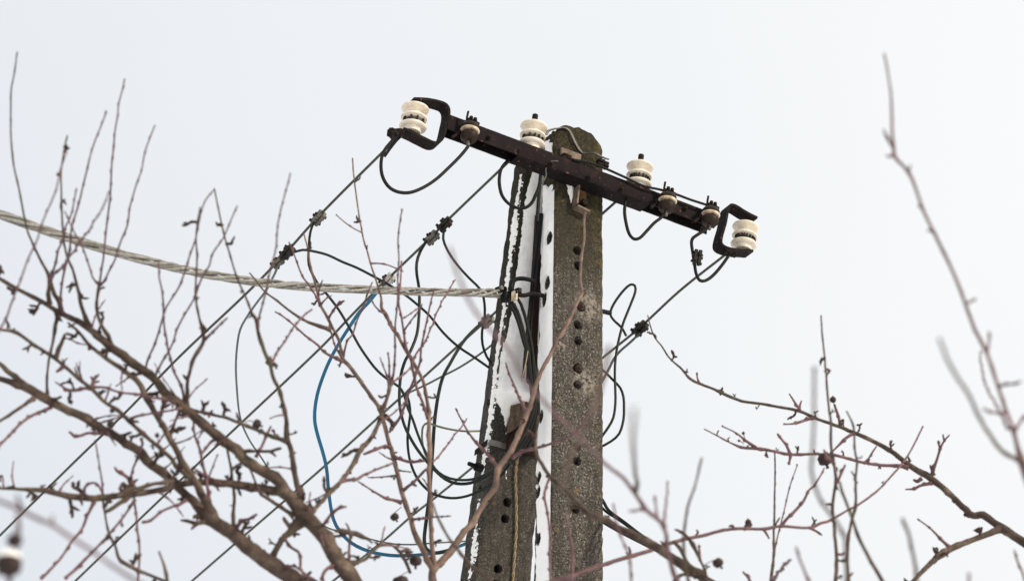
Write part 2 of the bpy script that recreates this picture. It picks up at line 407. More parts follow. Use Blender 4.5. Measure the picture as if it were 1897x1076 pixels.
def ring(W, S, c, na=16, nb=10):
    """perimeter samples (a, b, outward a, outward b) of a chamfered rectangle, counter-clockwise from the front left"""
    ca, cb = c / W, c / S; out = []
    for i in range(na + 1): out.append((ca + (1 - 2 * ca) * i / na, 0.0, 0, -1))
    for i in range(nb + 1): out.append((1.0, cb + (1 - 2 * cb) * i / nb, 1, 0))
    for i in range(na + 1): out.append((1 - ca - (1 - 2 * ca) * i / na, 1.0, 0, 1))
    for i in range(nb + 1): out.append((0.0, 1 - cb - (1 - 2 * cb) * i / nb, -1, 0))
    return out
def shaft(pt, levels, rg, ta, tb, top=None, amp=0.0016):
    mb = MB(); n = len(rg)
    for li, z in enumerate(levels):
        for (a, b, oa, ob) in rg:
            zz = top(z, a) if top else z
            q = pt(zz, a, b)
            if top and z > Z_TOP - 0.03: q.z += 0.010 * noise.noise(Vector((a * 7, b * 7, 2.0))) + 0.006 * noise.noise(Vector((a * 19, b * 19, 5.0)))
            o = ta * oa + tb * ob
            near_c = 1.0 if (min(a, 1 - a) < 0.06 and min(b, 1 - b) < 0.1) else 0.0
            tp = max(0.0, min(1.0, (zz - Z_TOP + 0.16) / 0.12)) if top else 0.0
            dn = (noise.noise(q * 24 + Vector((3, 7, 1))) * 0.006 + noise.noise(q * 70) * 0.004) * tp + noise.noise(q * 55) * amp + noise.noise(q * 160) * amp * 0.6 - near_c * max(0, noise.noise(q * 30 + Vector((5, 1, 2)))) * 0.007
            mb.v.append(tuple(q + o * dn))
    for i in range(len(levels) - 1):
        for k in range(n):
            k2 = (k + 1) % n; mb.f.append((i * n + k, i * n + k2, (i + 1) * n + k2, (i + 1) * n + k))
    mb.f.append(tuple(range(n - 1, -1, -1)))
    L = (len(levels) - 1) * n
    c0 = sum((Vector(mb.v[L + k]) for k in range(n)), Vector()) / n
    b0 = len(mb.v)
    for k in range(n):
        q = Vector(mb.v[L + k]); m = q.lerp(c0, 0.5); m.z = q.z + 0.001 + 0.01 * noise.noise(q * 40); mb.v.append(tuple(m))
    mb.v.append(tuple(c0 + Vector((0, 0, 0.0)))); ci = len(mb.v) - 1
    for k in range(n):
        k2 = (k + 1) % n
        mb.f.append((L + k, L + k2, b0 + k2, b0 + k)); mb.f.append((b0 + k, b0 + k2, ci))
    return mb
def cut_holes(mb, mat, off, name, holes):            # holes: (point on the face, outward normal, radius)
    A_ = bpy.data.objects.new('tmp_a', mb.mesh('tmp_a', mat, off)); col.objects.link(A_)
    cut = MB()
    for (p, nn, r) in holes:
        X = nn.orthogonal().normalized(); Y_ = nn.cross(X)
        b0 = len(cut.v); cut.lathe([(r * 1.25, 0.02), (r * 1.14, -0.002), (r, -0.010), (r * 0.93, -0.055)][::-1], p - off, (X, Y_, nn), n=20)
        for i in range(b0, len(cut.v)):
            q = Vector(cut.v[i]) - (p - off); ra = q - nn * q.dot(nn)
            cut.v[i] = tuple(Vector(cut.v[i]) + ra * (0.16 * noise.noise(q * 110 + p * 9)))
    B_ = bpy.data.objects.new('tmp_b', cut.mesh('tmp_b', mat)); col.objects.link(B_)
    md = A_.modifiers.new('cut', 'BOOLEAN'); md.operation = 'DIFFERENCE'; md.solver = 'EXACT'; md.object = B_
    dg = bpy.context.evaluated_depsgraph_get()
    me = bpy.data.meshes.new_from_object(A_.evaluated_get(dg)); me.name = name
    bpy.data.objects.remove(A_); bpy.data.objects.remove(B_)
    if len(me.materials) == 0: me.materials.append(mat)
    while len(me.materials) > 1: me.materials.pop()
    me.polygons.foreach_set('use_smooth', [True] * len(me.polygons)); me.set_sharp_from_angle(angle=R(40))
    return me
def dense(z0, z1, zt, fine):
    out = []; z = z0
    while z < z1: out.append(z); z += 0.35
    z = z1
    while z < zt: out.append(z); z += fine
    out.append(zt); return out

base_main = main_pt(0.0, 0.5, 0.5)
pole = empty('concrete_pole', base_main, 'upright mossy grey concrete pole with bolt holes and snow on its left side', 'utility pole')
front_holes_px = [(1069, 465), (1071, 493), (1070, 602), (1071, 631), (1071, 712), (1070, 826), (1070, 853), (1068, 942), (1068, 1057), (1069, 1085)]
side_holes_px = [(1015, 441), (1013, 524), (1009, 556), (1006, 772), (1003, 886), (1003, 912), (1004, 1000)]
mf = lambda px, py: on_plane(px, py, FL(6.0), nv)
side_n = -tv
ms = lambda px, py: on_plane(px, py, FL(6.0), tv)
holes = [(mf(*h), nv, 0.0150) for h in front_holes_px] + [(ms(*h), side_n, 0.0145) for h in side_holes_px]
bolt_px = [(1076, 568), (1071, 682)]
holes += [(mf(*h), nv, 0.017) for h in bolt_px]
ZS = Z_TOP - 0.17
def top_of(a):
    zt = Z_TOP
    if a < 0.25: zt -= 0.030 * ((0.25 - a) / 0.25) ** 1.5
    if a > 0.55: zt -= 0.052 * ((a - 0.55) / 0.45) ** 1.4
    return zt
def top_map(z, a): return z if z <= ZS else ZS + (z - ZS) / (Z_TOP - ZS) * (top_of(a) - ZS)
mat_main = concrete('weathered_concrete', 6.34, 6.80, tone=0.58,
    pale=[(mf(1090, 568) - base_main, 0.085), (mf(1084, 705) - base_main, 0.075), (mf(1040, 640) - base_main, 0.03)],
    lich_x=(main_pt(6.0, 1, 0) - base_main).x)
rg = ring(W2, S2_, 0.011)
mb = shaft(main_pt, dense(0.0, 4.6, Z_TOP, 0.012), rg, tv, -nv, top_map)
me = cut_holes(mb, mat_main, base_main, 'shaft', holes)
sh = bpy.data.objects.new('shaft', me); col.objects.link(sh); sh.parent = pole; ROOT[sh.name] = base_main
for k, (bx, by) in enumerate(bolt_px):               # broken rusty bolts standing in two of the holes
    p = mf(bx, by)
    b = MB(); X, Y_ = tv, zu
    ax = (nv + zu * 0.10 + tv * 0.25).normalized(); X = ax.orthogonal().normalized(); Y_ = ax.cross(X)
    b.lathe([(0.007, -0.03), (0.0075, 0.010), (0.006, 0.013)], p, (X, Y_, ax), n=14)
    bo = b.part('bolt', M['rust'], pole)
    nb_ = MB(); nb_.lathe([(0.0145, -0.010), (0.0155, -0.006), (0.0150, 0.001), (0.012, 0.004)], p + tv * 0.003, (X, Y_, ax), n=6)
    nb_.part('nut', M['rust'], bo)

# --- strut
P0 = FL(6.60) - nv * 0.15
P1 = FL(5.11) - nv * 0.53
ns = tv.cross((P0 - P1).normalized()).normalized()
if ns.dot(nv) < 0: ns = -ns
SLt, SLb = on_plane(972, 310, P0, ns), on_plane(876, 1076, P0, ns)
SRt, SRb = on_plane(1045, 310, P0, ns), on_plane(986, 1076, P0, ns)
sax = (SLt - SLb); SWt, SWb = (SRt - SLt).dot(tv), (SRb - SLb).dot(tv)
SDt, SDb = wfit(SLt, -ns, 950), wfit(SLb, -ns, 850)
def strut_pt(v, a, b):
    vw = max(v, -0.15)
    return SLb + sax * v + tv * (lin(SWb, SWt, vw) * a) - ns * (lin(SDb, SDt, vw) * b)
v0 = -SLb.z / sax.z - 0.02
base_strut = strut_pt(v0, 0.5, 0.5)
strut = empty('concrete_strut', base_strut, 'leaning dark concrete brace post with snow on its upper face, left of the upright pole', 'utility pole')
spx = lambda px, py, off=0.0: on_plane(px, py, P0 + ns * off, ns)
strut_left_n = (-(tv)).normalized()
sl = lambda px, py: on_plane(px, py, SLb, tv.cross(sax).cross(sax).normalized() if False else (sax.cross(ns)).normalized())
sln = (sax.cross(ns)).normalized()
if sln.dot(tv) > 0: sln = -sln
mat_strut = concrete('strut_concrete', 6.30, 6.75, tone=0.52, speck=0.5)
lv = [v0 + (-0.3 - v0) * i / 12 for i in range(12)] + [-0.3 + (1.015 + 0.3) * i / 150 for i in range(151)]
mb = shaft(strut_pt, lv, ring(SWb, SDb, 0.010), tv, -ns)
holes = [(spx(*h), ns, 0.0150) for h in [(940, 930), (936, 960), (923, 1053), (918, 1082)]] + [(on_plane(px, py, SLb, sln), sln, 0.012) for px, py in [(905, 745), (889, 905), (880, 962)]]
me = cut_holes(mb, mat_strut, base_strut, 'shaft', holes)
ss = bpy.data.objects.new('shaft', me); col.objects.link(ss); ss.parent = strut; ROOT[ss.name] = base_strut

# --- snow blown onto the faces
def snow_sheet(name, parent, fn, nrm, thick, nu, nv_):
    mb = MB(); T = []
    for i in range(nv_ + 1):
        for j in range(nu + 1):
            q = fn(j / nu, i / nv_); th = thick(q, j / nu, i / nv_); T.append(th)
            mb.v.append(tuple(q + nrm * max(th, -0.006)))
    for i in range(nv_):
        for j in range(nu):
            a = i * (nu + 1) + j; ids = (a, a + 1, a + nu + 2, a + nu + 1)
            if max(T[k] for k in ids) > -0.0015: mb.f.append(ids)
    used = sorted({k for f in mb.f for k in f}); mp = {k: i for i, k in enumerate(used)}
    mb.v = [mb.v[k] for k in used]; mb.f = [tuple(mp[k] for k in f) for f in mb.f]
    o = mb.part(name, M['snow'], parent)
    return o
def nz(q, f, s=0.0): return noise.noise(Vector(q) * f + Vector((s, s * 1.7, -s)))
def sstep(x, a, b):
    k = max(0.0, min(1.0, (x - a) / (b - a))); return k * k * (3 - 2 * k)
side_hole_pts = [ms(*h) for h in side_holes_px]
def snow_main(q, u, v):
    px, py = proj(q)
    t_ = 0.0070 + 0.0030 * nz(q, 9, 2) + 0.0022 * nz(q, 26) + 0.0008 * nz(q, 80)
    rag = 0.5 + 0.5 * nz(q, 42, 3)
    lo = 0.10 + 0.20 * max(0, nz(q, 11, 9)) + 0.10 * rag
    if py > 880: lo += 0.10 * sstep(py, 880, 960) * (0.4 + rag)
    t_ -= 0.016 * (1 - sstep(u, lo - 0.07, lo + 0.02))                     # ragged back edge
    t_ -= 0.0070 * sstep(u, 0.70 - 0.05 * rag, 1.03)
    if u > 0.45: t_ = max(t_, 0.0009)                        # arris towards the front
    t_ -= 0.05 * (1 - sstep(py + 14 * nz(q, 60, 2) - 10 * u, 322, 342)) * (1 if py > 292 else 0)
    if py <= 292: t_ -= 0.05 * (1 - sstep(u, 0.15, 0.3)) + 0.05 * (1 - sstep(py + 8 * nz(q, 50, 5), 256, 264)) + 0.03 * sstep(u + 0.15 * rag, 0.82, 0.95)
    for h in side_hole_pts:
        dlt = q - h
        dd = math.sqrt((dlt.dot(tv)) ** 2 + (dlt.dot(nv)) ** 2 + (dlt.z * 0.80) ** 2)
        if dd < 0.04: t_ -= 0.03 * (1 - sstep(dd, 0.016 + 0.004 * rag, 0.021 + 0.004 * rag))
    return t_
snow_sheet('snow_crust', pole, lambda u, v: main_pt(lin(4.9, Z_TOP - 0.05, v), 0.0, 1 - u), side_n, snow_main, 34, 560)

def strut_edges(py):
    pts = [(310, 990, 1000), (330, 981, 1000), (350, 976, 1004), (420, 967, 1010), (470, 961, 1008), (540, 953, 1003), (600, 944, 990), (640, 935, 975), (660, 930, 972),
           (690, 925, 980), (711, 921, 990), (742, 921, 990), (755, 926, 974), (766, 929, 958), (774, 932, 946), (780, 933, 942), (799, 937, 938), (1200, 938, 937)]
    for (y0, a0, b0), (y1, a1, b1) in zip(pts, pts[1:]):
        if y0 <= py <= y1: k = (py - y0) / (y1 - y0); return lin(a0, a1, k), lin(b0, b1, k)
    return 990, 990
def snow_strut(q, u, v):
    px, py = proj(q); a, b = strut_edges(py)
    w = 2.2 * nz(q, 60, 1) + 1.2 * nz(q, 130, 2)
    e = min(px - a + w, (b - px + w) if py > 640 else 99)
    t_ = 0.016 * (1 - math.exp(-max(e, 0) / 9)) + 0.005 * nz(q, 9, 4) + 0.0025 * nz(q, 30, 5)
    if e < 0: t_ = max(-0.006, 0.0016 * e)
    if py < 312: t_ -= 0.02
    if e > 0: t_ += 0.075 * math.exp(-((px - 966) / 24) ** 2 - ((py - 732) / 20) ** 2) * min(1.0, e / 7) * (1 + 0.4 * nz(q, 25, 8))
    return t_
snow_sheet('snow_crust', strut, lambda u, v: strut_pt(lin(0.25, 1.0, v), u, 0.0), ns, snow_strut, 50, 330)
def snow_side(q, u, v):
    px, py = proj(q)
    rag = nz(q, 34, 6); r2 = nz(q, 90, 7)
    c_ = 0.74 + 0.10 * nz(q, 5, 1)
    wdt = (0.13 + 0.09 * nz(q, 9, 3)) * (0.75 if py > 860 else 1.0)
    if py < 420: wdt *= lin(0.45, 1.0, sstep(py, 320, 420))
    e = wdt - abs(u - c_) + 0.09 * rag + 0.10 * r2 + 0.07 * nz(q, 190, 2)
    if 878 < py < 925: e -= 0.22 * sstep(24 - abs(py - 902), 0, 12)
    return max(-0.006, min(0.0065, 0.06 * e)) + 0.0006 * r2
snow_sheet('snow_streak', strut, lambda u, v: strut_pt(lin(-0.12, 0.985, v), 0.0, 1 - u), sln, snow_side, 40, 900)

# --- things jammed and strapped between the two posts
mid = spx(966, 790, 0.055)
wa = (tv, ns, sax.normalized())
wp = m_per_px(mid)
blk = MB()
wc = lambda px, py, off: spx(px, py, off)
fr = [wc(946, 752, .055), (wc(992, 738, .060)), wc(990, 768, .070), wc(941, 801, .062)]
bk = [wc(946, 750, .006), (wc(992, 736, .006)), wc(990, 776, .006), wc(942, 804, .006)]
N_ = 8
for i in range(N_ + 1):
    for j in range(N_ + 1):
        u, v = i / N_, j / N_
        q = fr[0].lerp(fr[1], u).lerp(fr[3].lerp(fr[2], u), v)
        q = q + ns * (0.010 * nz(q, 45, 2) + 0.006 * nz(q, 110, 3) - 0.010 * (v ** 2)) + sax.normalized() * (0.010 * nz(q, 60, 7) if 0.7 < v else 0)
        blk.v.append(tuple(q))
nF = len(blk.v)
for i in range(N_ + 1):
    for j in range(N_ + 1):
        u, v = i / N_, j / N_; blk.v.append(tuple(bk[0].lerp(bk[1], u).lerp(bk[3].lerp(bk[2], u), v)))
idx = lambda i, j, k: k * nF + i * (N_ + 1) + j
for i in range(N_):
    for j in range(N_):
        blk.f += [(idx(i, j, 0), idx(i + 1, j, 0), idx(i + 1, j + 1, 0), idx(i, j + 1, 0)), (idx(i, j, 1), idx(i, j + 1, 1), idx(i + 1, j + 1, 1), idx(i + 1, j, 1))]
for i in range(N_):
    for (a, b, c, d) in (((i, 0), (i + 1, 0), 0, 0), ((i, N_), (i + 1, N_), 0, 0), ((0, i), (0, i + 1), 0, 0), ((N_, i), (N_, i + 1), 0, 0)):
        blk.f.append((idx(*a, 0), idx(*b, 0), idx(*b, 1), idx(*a, 1)))
wood = empty('wooden_wedge', wc(966, 832, 0.03), 'weathered wooden block under caught snow jammed between the two concrete posts', 'wood block')
blk.part('block', M['wood'], wood)

b = MB()
pl = [(1000, 400, .035), (996, 470, .035), (990, 560, .038), (986, 640, .040), (983, 730, .040)]
c_pts = [spx(x, y, o) for x, y, o in pl]
for i, q in enumerate(c_pts):
    for a, o in ((-1, -1), (1, -1), (1, 1), (-1, 1)):
        b.v.append(tuple(q + tv * (a * 0.016) + ns * (o * 0.009)))
for i in range(len(c_pts) - 1):
    for k in range(4): b.f.append((i * 4 + k, i * 4 + (k + 1) % 4, i * 4 + 4 + (k + 1) % 4, i * 4 + 4 + k))
b.f += [(3, 2, 1, 0), (16, 17, 18, 19)]
b.thing('spacer_plank', M['dark_shaded_wood'], 'dark reddish plank standing in the gap between the two posts', 'plank', smooth=False)

st = empty('steel_strap', spx(905, 822, 0.0), 'grey flat steel strap round the leaning post below the wooden block', 'strap')
MB().box(wc(972, 808, 0.022), (tv, ns, (sax.normalized() + tv * 0.06).normalized()), (0.060, 0.018, 0.062), 0.003).part('lower_block', M['dark_shaded_wood'], wood)
b = MB(); nS = 14
pa, pb = spx(906, 819, 0.006), spx(1000, 842, 0.006)
for i in range(nS + 1):
    q = pa.lerp(pb, i / nS) + ns * (0.004 * math.sin(i * 0.9) + 0.003)
    for (o, h) in ((0, -0.010), (0.003, -0.010), (0.003, 0.010), (0, 0.010)): b.v.append(tuple(q + ns * o + sax.normalized() * h))
for i in range(nS):
    for k in range(4): b.f.append((i * 4 + k, i * 4 + (k + 1) % 4, i * 4 + 4 + (k + 1) % 4, i * 4 + 4 + k))
b.f += [(3, 2, 1, 0), tuple(nS * 4 + k for k in range(4))]
b.part('band', M['strap'], st)
b = MB()
pa = spx(905, 819, 0.003); pb = pa - ns * (SDb * 0.80) - sax.normalized() * 0.03
for i in range(7):
    q = pa.lerp(pb, i / 6) + sln * 0.004
    for (o, h) in ((0, -0.010), (0.003, -0.010), (0.003, 0.010), (0, 0.010)): b.v.append(tuple(q + sln * o + sax.normalized() * h))
for i in range(6):
    for k in range(4): b.f.append((i * 4 + k, i * 4 + (k + 1) % 4, i * 4 + 4 + (k + 1) % 4, i * 4 + 4 + k))
b.f += [(3, 2, 1, 0), tuple(24 + k for k in range(4))]
b.part('side_band', M['iron'], st)

# ------------------------------------------------------------------ the crossarm
AV = 0.078                                            # its front face stands this far before the post's face
A0 = on_plane(1030, 286, FL(6.0) + nv * AV, nv)
def arm_dir(tau): return (tv * math.cos(tau) - zu * math.sin(tau)).normalized()
tau = solve(lambda t_: on_plane(1324, 396, A0, nv).z - (A0 + arm_dir(t_) * ((on_plane(1324, 396, A0, nv) - A0).dot(tv) / math.cos(t_))).z, -0.1, 0.5)
dv = arm_dir(tau); uv = (zu * math.cos(tau) + tv * math.sin(tau)).normalized()
if uv.dot(zu) < 0: uv = -uv
def AP(s, v, h): return A0 + dv * s + nv * v + uv * h
def APX(px, py, v=0.0): return on_plane(px, py, A0 + nv * v, nv)
def arm_s(px, v=0.0, h=0.0): return solve(lambda s: proj(AP(s, v, h))[0] - px, -1.5, 1.5)
sL, sR = arm_s(832), arm_s(1326)
print('arm tau deg', math.degrees(tau), 'len', sR - sL, 'left end', proj(AP(sL, 0, 0)), 'W', W1, W2, 'S', S1_, S2_, 'strut', SWt, SWb, SDt, SDb)
AXM = Matrix((dv, -nv, uv)).transposed()              # local axes: x along the arm, -y towards the viewer, z up
def extrude(prof, s0, s1, n, amp=0.0008):
    mb = MB(); m = len(prof)
    for i in range(n + 1):
        s = lin(s0, s1, i / n)
        for (v, h) in prof:
            q = AP(s, v, h); mb.v.append(tuple(q + nv * amp * noise.noise(q * 40) + uv * amp * noise.noise(q * 37 + Vector((3, 3, 3)))))
    for i in range(n):
        for k in range(m):
            k2 = (k + 1) % m; mb.f.append((i * m + k, i * m + k2, (i + 1) * m + k2, (i + 1) * m + k))
    mb.f += [tuple(range(m - 1, -1, -1)), tuple(n * m + k for k in range(m))]
    return mb
arm = empty('crossarm', AP((sL + sR) / 2, -0.03, -0.03), 'dark rusty steel crossarm bolted across the top of the concrete pole', 'crossarm')
HH, DD, TH = 0.058, 0.060, 0.006
extrude([(0, 0), (0, -HH), (-TH, -HH), (-TH, -TH), (-DD + TH, -TH), (-DD + TH, -HH), (-DD, -HH), (-DD, 0)], sL, sR, 60).part('channel', M['arm'], arm)
e0, e1 = arm_s(960, 0, -0.05), arm_s(1203, 0, -0.05)
extrude([(0.0045, -0.036), (0.0045, -0.0600), (0.002, -0.0630), (-0.063, -0.0630), (-0.0650, -0.060), (-0.0650, -0.036), (-0.0612, -0.036), (-0.0612, -0.0588), (0.0008, -0.0588), (0.0008, -0.036)], e0, e1, 30).part('splice_plate', M['arm'], arm)
boltm = MB().lathe([(0.0095, 0), (0.0095, 0.006), (0.007, 0.008)], n=6).lathe([(0.005, 0.007), (0.005, 0.016)], n=10)
bo = None
for (px, py) in [(1020, 305), (1090, 330), (1150, 352), (905, 256), (1268, 388)]:
    p = APX(px, py, 0.006 if 965 < px < 1200 else 0.0)
    Rm = Matrix((dv, uv, nv)).transposed().to_4x4()
    if bo is None: bo = boltm.local('bolt', M['iron'], arm); o = bo
    else: o = share(bo, arm)
    o.matrix_local = Matrix.Translation(p - ROOT[arm.name]) @ Rm

def strap_path(pxs, v, width, thick, step=0.01):
    pts, _ = spline([APX(x, y, v) for x, y in pxs], step=step)
    mb = MB(); n = len(pts)
    for i in range(n):
        tg = (pts[min(i + 1, n - 1)] - pts[max(i - 1, 0)]).normalized(); w = tg.cross(nv).normalized()
        for (a, b_) in ((-1, -1), (1, -1), (1, 1), (-1, 1)):
            q = pts[i] + nv * (a * width / 2) + w * (b_ * thick / 2)
            mb.v.append(tuple(q + nv * 0.001 * noise.noise(q * 60)))
    for i in range(n - 1):
        for k in range(4): mb.f.append((i * 4 + k, i * 4 + (k + 1) % 4, i * 4 + 4 + (k + 1) % 4, i * 4 + 4 + k))
    mb.f += [(3, 2, 1, 0), tuple((n - 1) * 4 + k for k in range(4))]
    return mb
VB = -0.03
left_strap = strap_path([(761, 189), (785, 190), (806, 194), (821, 200), (826, 211), (822, 235), (816, 258), (809, 268), (798, 270), (780, 262), (760, 252), (742, 244)], VB, 0.056, 0.009)
right_strap = strap_path([(1396, 409), (1375, 398), (1357, 387), (1347, 385), (1342, 394), (1337, 420), (1330, 445), (1330, 457), (1340, 464), (1360, 468), (1388, 470)], VB, 0.056, 0.009)
left_strap.part('end_bracket', M['arm'], arm)['label'] = 'bent flat bar bracket at the left end of the crossarm'
right_strap.part('end_bracket', M['arm'], arm)['label'] = 'bent flat bar bracket at the right end of the crossarm'

# packing plate and clamps behind and on top of the arm at the post
b = MB(); b.box(APX(1057, 287, -0.066), (dv, nv, uv), (0.042, 0.006, 0.016), 0.003)
b.part('packing_plate', M['plate'], arm)

# ------------------------------------------------------------------ insulators
PROF = [(0.018, 0.0), (0.028, 0.001), (0.0300, 0.008), (0.0330, 0.0135), (0.0430, 0.0165), (0.0478, 0.0200), (0.0490, 0.0235), (0.0475, 0.0270), (0.0420, 0.0295), (0.0335, 0.0318), (0.0290, 0.0350), (0.0290, 0.0465),
        (0.0320, 0.0505), (0.0410, 0.0530), (0.0462, 0.0555), (0.0472, 0.0590), (0.0452, 0.0622), (0.0370, 0.0643), (0.0295, 0.0662), (0.0245, 0.0710), (0.0240, 0.0815), (0.0285, 0.0872), (0.0390, 0.0895), (0.0468, 0.0925), (0.0492, 0.0965), (0.0482, 0.1000),
        (0.0430, 0.1035), (0.030, 0.107), (0.014, 0.109)]
ins_me = MB().lathe(PROF, n=40).mesh('body', M['porcelain'])
ring_mb = MB()
for k in range(3):
    ring_mb.tube([(0.0335 * math.cos(a), 0.0335 * math.sin(a), 0.0375 + 0.0040 * k + 0.0006 * math.sin(5 * a + k)) for a in [2 * math.pi * i / 40 for i in range(40)]], 0.0021, n=6, closed=True)
ring_me = ring_mb.mesh('binding_wire', M['tie'])
wrap_me = MB().tube([(0.0345, 0, 0.033), (0.0390, 0.001, 0.036), (0.0400, 0.0020, 0.041), (0.0390, 0.003, 0.047), (0.0345, 0.003, 0.050)], 0.0033, n=6).mesh('wire_wrap', M['clamp_dark'])
pin_me = MB().lathe([(0.0105, 0.1), (0.0105, 0.147), (0.0098, 0.1485)], n=18).mesh('pin', M['iron'])
def insulator(base, top, label, pin=True, wraps=8, seed=0):
    z = (top - base).normalized(); x = (dv - z * dv.dot(z)).normalized(); y = z.cross(x)
    o = empty('spool_insulator', base, label, 'insulator', 'porcelain spool insulators on the crossarm', Matrix((x, y, z)).transposed())
    for nm, me in (('body', ins_me), ('binding_wire', ring_me)) + ((('pin', pin_me),) if pin else ()):
        c = bpy.data.objects.new(nm, me); col.objects.link(c); c.parent = o; ROOT[c.name] = base
    rnd = random.Random(seed)
    for k in range(wraps):
        c = bpy.data.objects.new('wire_wrap', wrap_me); col.objects.link(c); c.parent = o; ROOT[c.name] = base
        c.rotation_euler = (0, 0, R(-180 + 190 * (k + 0.4 * rnd.random()) / max(1, wraps) ))
    return o
for px, lb, sd in ((984.5, 'cream porcelain spool insulator on the crossarm left of the pole top', 1), (1182, 'cream porcelain spool insulator on the crossarm right of the pole top', 2)):
    s = arm_s(px, VB, 0.01); b_ = AP(s, VB, 0.0); insulator(b_, b_ + uv * 0.1, lb, True, 6 if sd == 1 else 10, sd)
bl = APX(763.5, 246, VB); tl = APX(771, 190, VB)
k_ = (tl - bl).normalized(); insulator(bl, tl, 'cream porcelain spool insulator held in the bracket at the left arm end', False, 5, 3)
br = APX(1377, 463, VB); tr = APX(1383, 405, VB)
insulator(br, tr, 'cream porcelain spool insulator held in the bracket at the right arm end', False, 11, 4)
for q, w in ((bl, k_), (br, (tr - br).normalized())):  # the bolt that carries each end spool
    x = w.orthogonal().normalized()
    c = MB(); c.lathe([(0.012, -0.018), (0.013, -0.016), (0.013, -0.006), (0.012, -0.004)], q, (x, w.cross(x), w), n=6)
    c.part('spool_bolt', M['iron'], arm)
    c = MB(); c.lathe([(0.014, 0.112), (0.014, 0.122), (0.010, 0.127)], q, (x, w.cross(x), w), n=6)
    c.part('spool_nut', M['iron'], arm)

# ------------------------------------------------------------------ small brown surge arresters on the front of the arm
PRa = {}
def arrester(px, py, label):
    o = empty('surge_arrester', APX(px, py, 0.036), label, 'surge arrester', 'brown surge arresters on the crossarm front', AXM)
    if not PRa:
        V = Vector
        PRa['body'] = MB().lathe([(0.012, -0.036), (0.022, -0.0345), (0.029, -0.026), (0.0325, -0.014), (0.031, -0.005), (0.026, 0.0)], n=28).mesh('body', M['brown'])
        PRa['ring'] = MB().lathe([(0.025, 0.0005), (0.0325, 0.003), (0.0350, 0.0075), (0.0330, 0.012), (0.025, 0.0145)], n=28).mesh('ring', M['cream'])
        PRa['cap'] = MB().lathe([(0.024, 0.0148), (0.0305, 0.017), (0.0325, 0.024), (0.028, 0.032), (0.016, 0.037), (0.010, 0.044)], n=28).mesh('cap', M['brown'])
        PRa['terminal'] = MB().lathe([(0.0065, -0.034), (0.0065, -0.052), (0.004, -0.055)], n=8).mesh('terminal', M['clamp'])
        PRa['clamp'] = MB().box(V((0.004, 0.006, 0.047)), (V((1, 0, 0)), V((0, 1, 0)), V((0, 0, 1))), (0.019, 0.012, 0.0085), 0.002).mesh('clamp', M['iron'], smooth=False)
        PRa['bolt'] = MB().lathe([(0.0075, 0), (0.0075, 0.007), (0.0055, 0.010)], n=6).mesh('bolt', M['iron'])
        PRa['stud'] = MB().tube([(-0.016, 0.002, 0.030), (-0.0165, 0.002, 0.060), (-0.015, 0.001, 0.083)], 0.0042, n=8).mesh('stud', M['iron'])
        PRa['brace'] = MB().tube([(-0.022, 0.012, 0.030), (-0.036, 0.014, -0.010), (-0.058, 0.012, -0.036)], [0.005, 0.0055, 0.006], n=8).mesh('brace', M['iron'])
        PRa['hanger'] = MB().box(V((0.0, 0.020, 0.030)), (V((1, 0, 0)), V((0, 1, 0)), V((0, 0, 1))), (0.014, 0.016, 0.004), 0.001).mesh('hanger', M['iron'], smooth=False)
    for k, me in PRa.items():
        for t_ in ([None] if k != 'bolt' else [(0.012, -0.006, 0.053), (-0.004, -0.006, 0.053), (0.022, 0.0, 0.047)]):
            c = bpy.data.objects.new(k, me); col.objects.link(c); c.parent = o; ROOT[c.name] = ROOT[o.name]
            if t_: c.location = t_
            if t_ and t_[0] > 0.02: c.rotation_euler = (0, R(90), 0)
    return o
arrester(870, 246, 'small brown surge arrester with cream ring nearest the left arm end')
arrester(1236, 376, 'small brown surge arrester with cream ring nearest the right pin insulator')
arrester(1316, 402, 'small brown surge arrester with cream ring nearest the right arm end')

# ------------------------------------------------------------------ bracket under the arm on the pole front, with caught snow
brk = empty('angle_bracket', mf(1070, 398), 'rusty angle bracket below the crossarm on the pole front', 'bracket')
X_, N2 = tv, nv
b = MB(); q0 = [mf(1066, 322), mf(1073, 322), mf(1071, 386), mf(1057, 391)]
b.v = [tuple(p + nv * o) for o in (0.004, 0.062) for p in q0]
b.v[4:] = [tuple(Vector(v) - uv * 0.0) for v in b.v[4:]]
b.f = [(0, 1, 2, 3), (7, 6, 5, 4), (0, 4, 5, 1), (1, 5, 6, 2), (2, 6, 7, 3), (3, 7, 4, 0)]
b2 = MB().box(mf(1063, 354) + nv * 0.020, (tv, nv, (zu * 1 + tv * 0.12).normalized()), (0.0035, 0.022, 0.070), 0.001)
b2.part('side_plate', M['plate'], brk, smooth=False)
MB().box(mf(1078, 358) + nv * 0.004, (tv, nv, zu), (0.014, 0.0035, 0.055), 0.001).part('back_plate', M['bracket'], brk, smooth=False)
MB().box(mf(1072, 394) + nv * 0.018, ((tv - zu * 0.25).normalized(), nv, (zu + tv * 0.25).normalized()), (0.026, 0.022, 0.0035), 0.001).part('foot_plate', M['plate'], brk, smooth=False)
c = MB(); c.lathe([(0.014, 0.006), (0.015, 0.008), (0.015, 0.024), (0.012, 0.028)], mf(1078, 380), (tv, zu, nv), n=6); c.part('nut', M['iron'], brk)
def wedge_thick(q, u, v):
    px, py = proj(q)
    lft = lin(1045, 1055, sstep(py, 335, 385)); rgt = lin(1064, 1057, sstep(py, 360, 388))
    e = min(px - lft, rgt - px, py - 328, 386 - py) + 1.4 * nz(q, 90, 3)
    return max(-0.006, min(0.018, 0.0022 * e))
snow_sheet('snow_wedge', brk, lambda u, v: mf(lin(1040, 1068, u), lin(325, 392, v)), nv, wedge_thick, 24, 50)

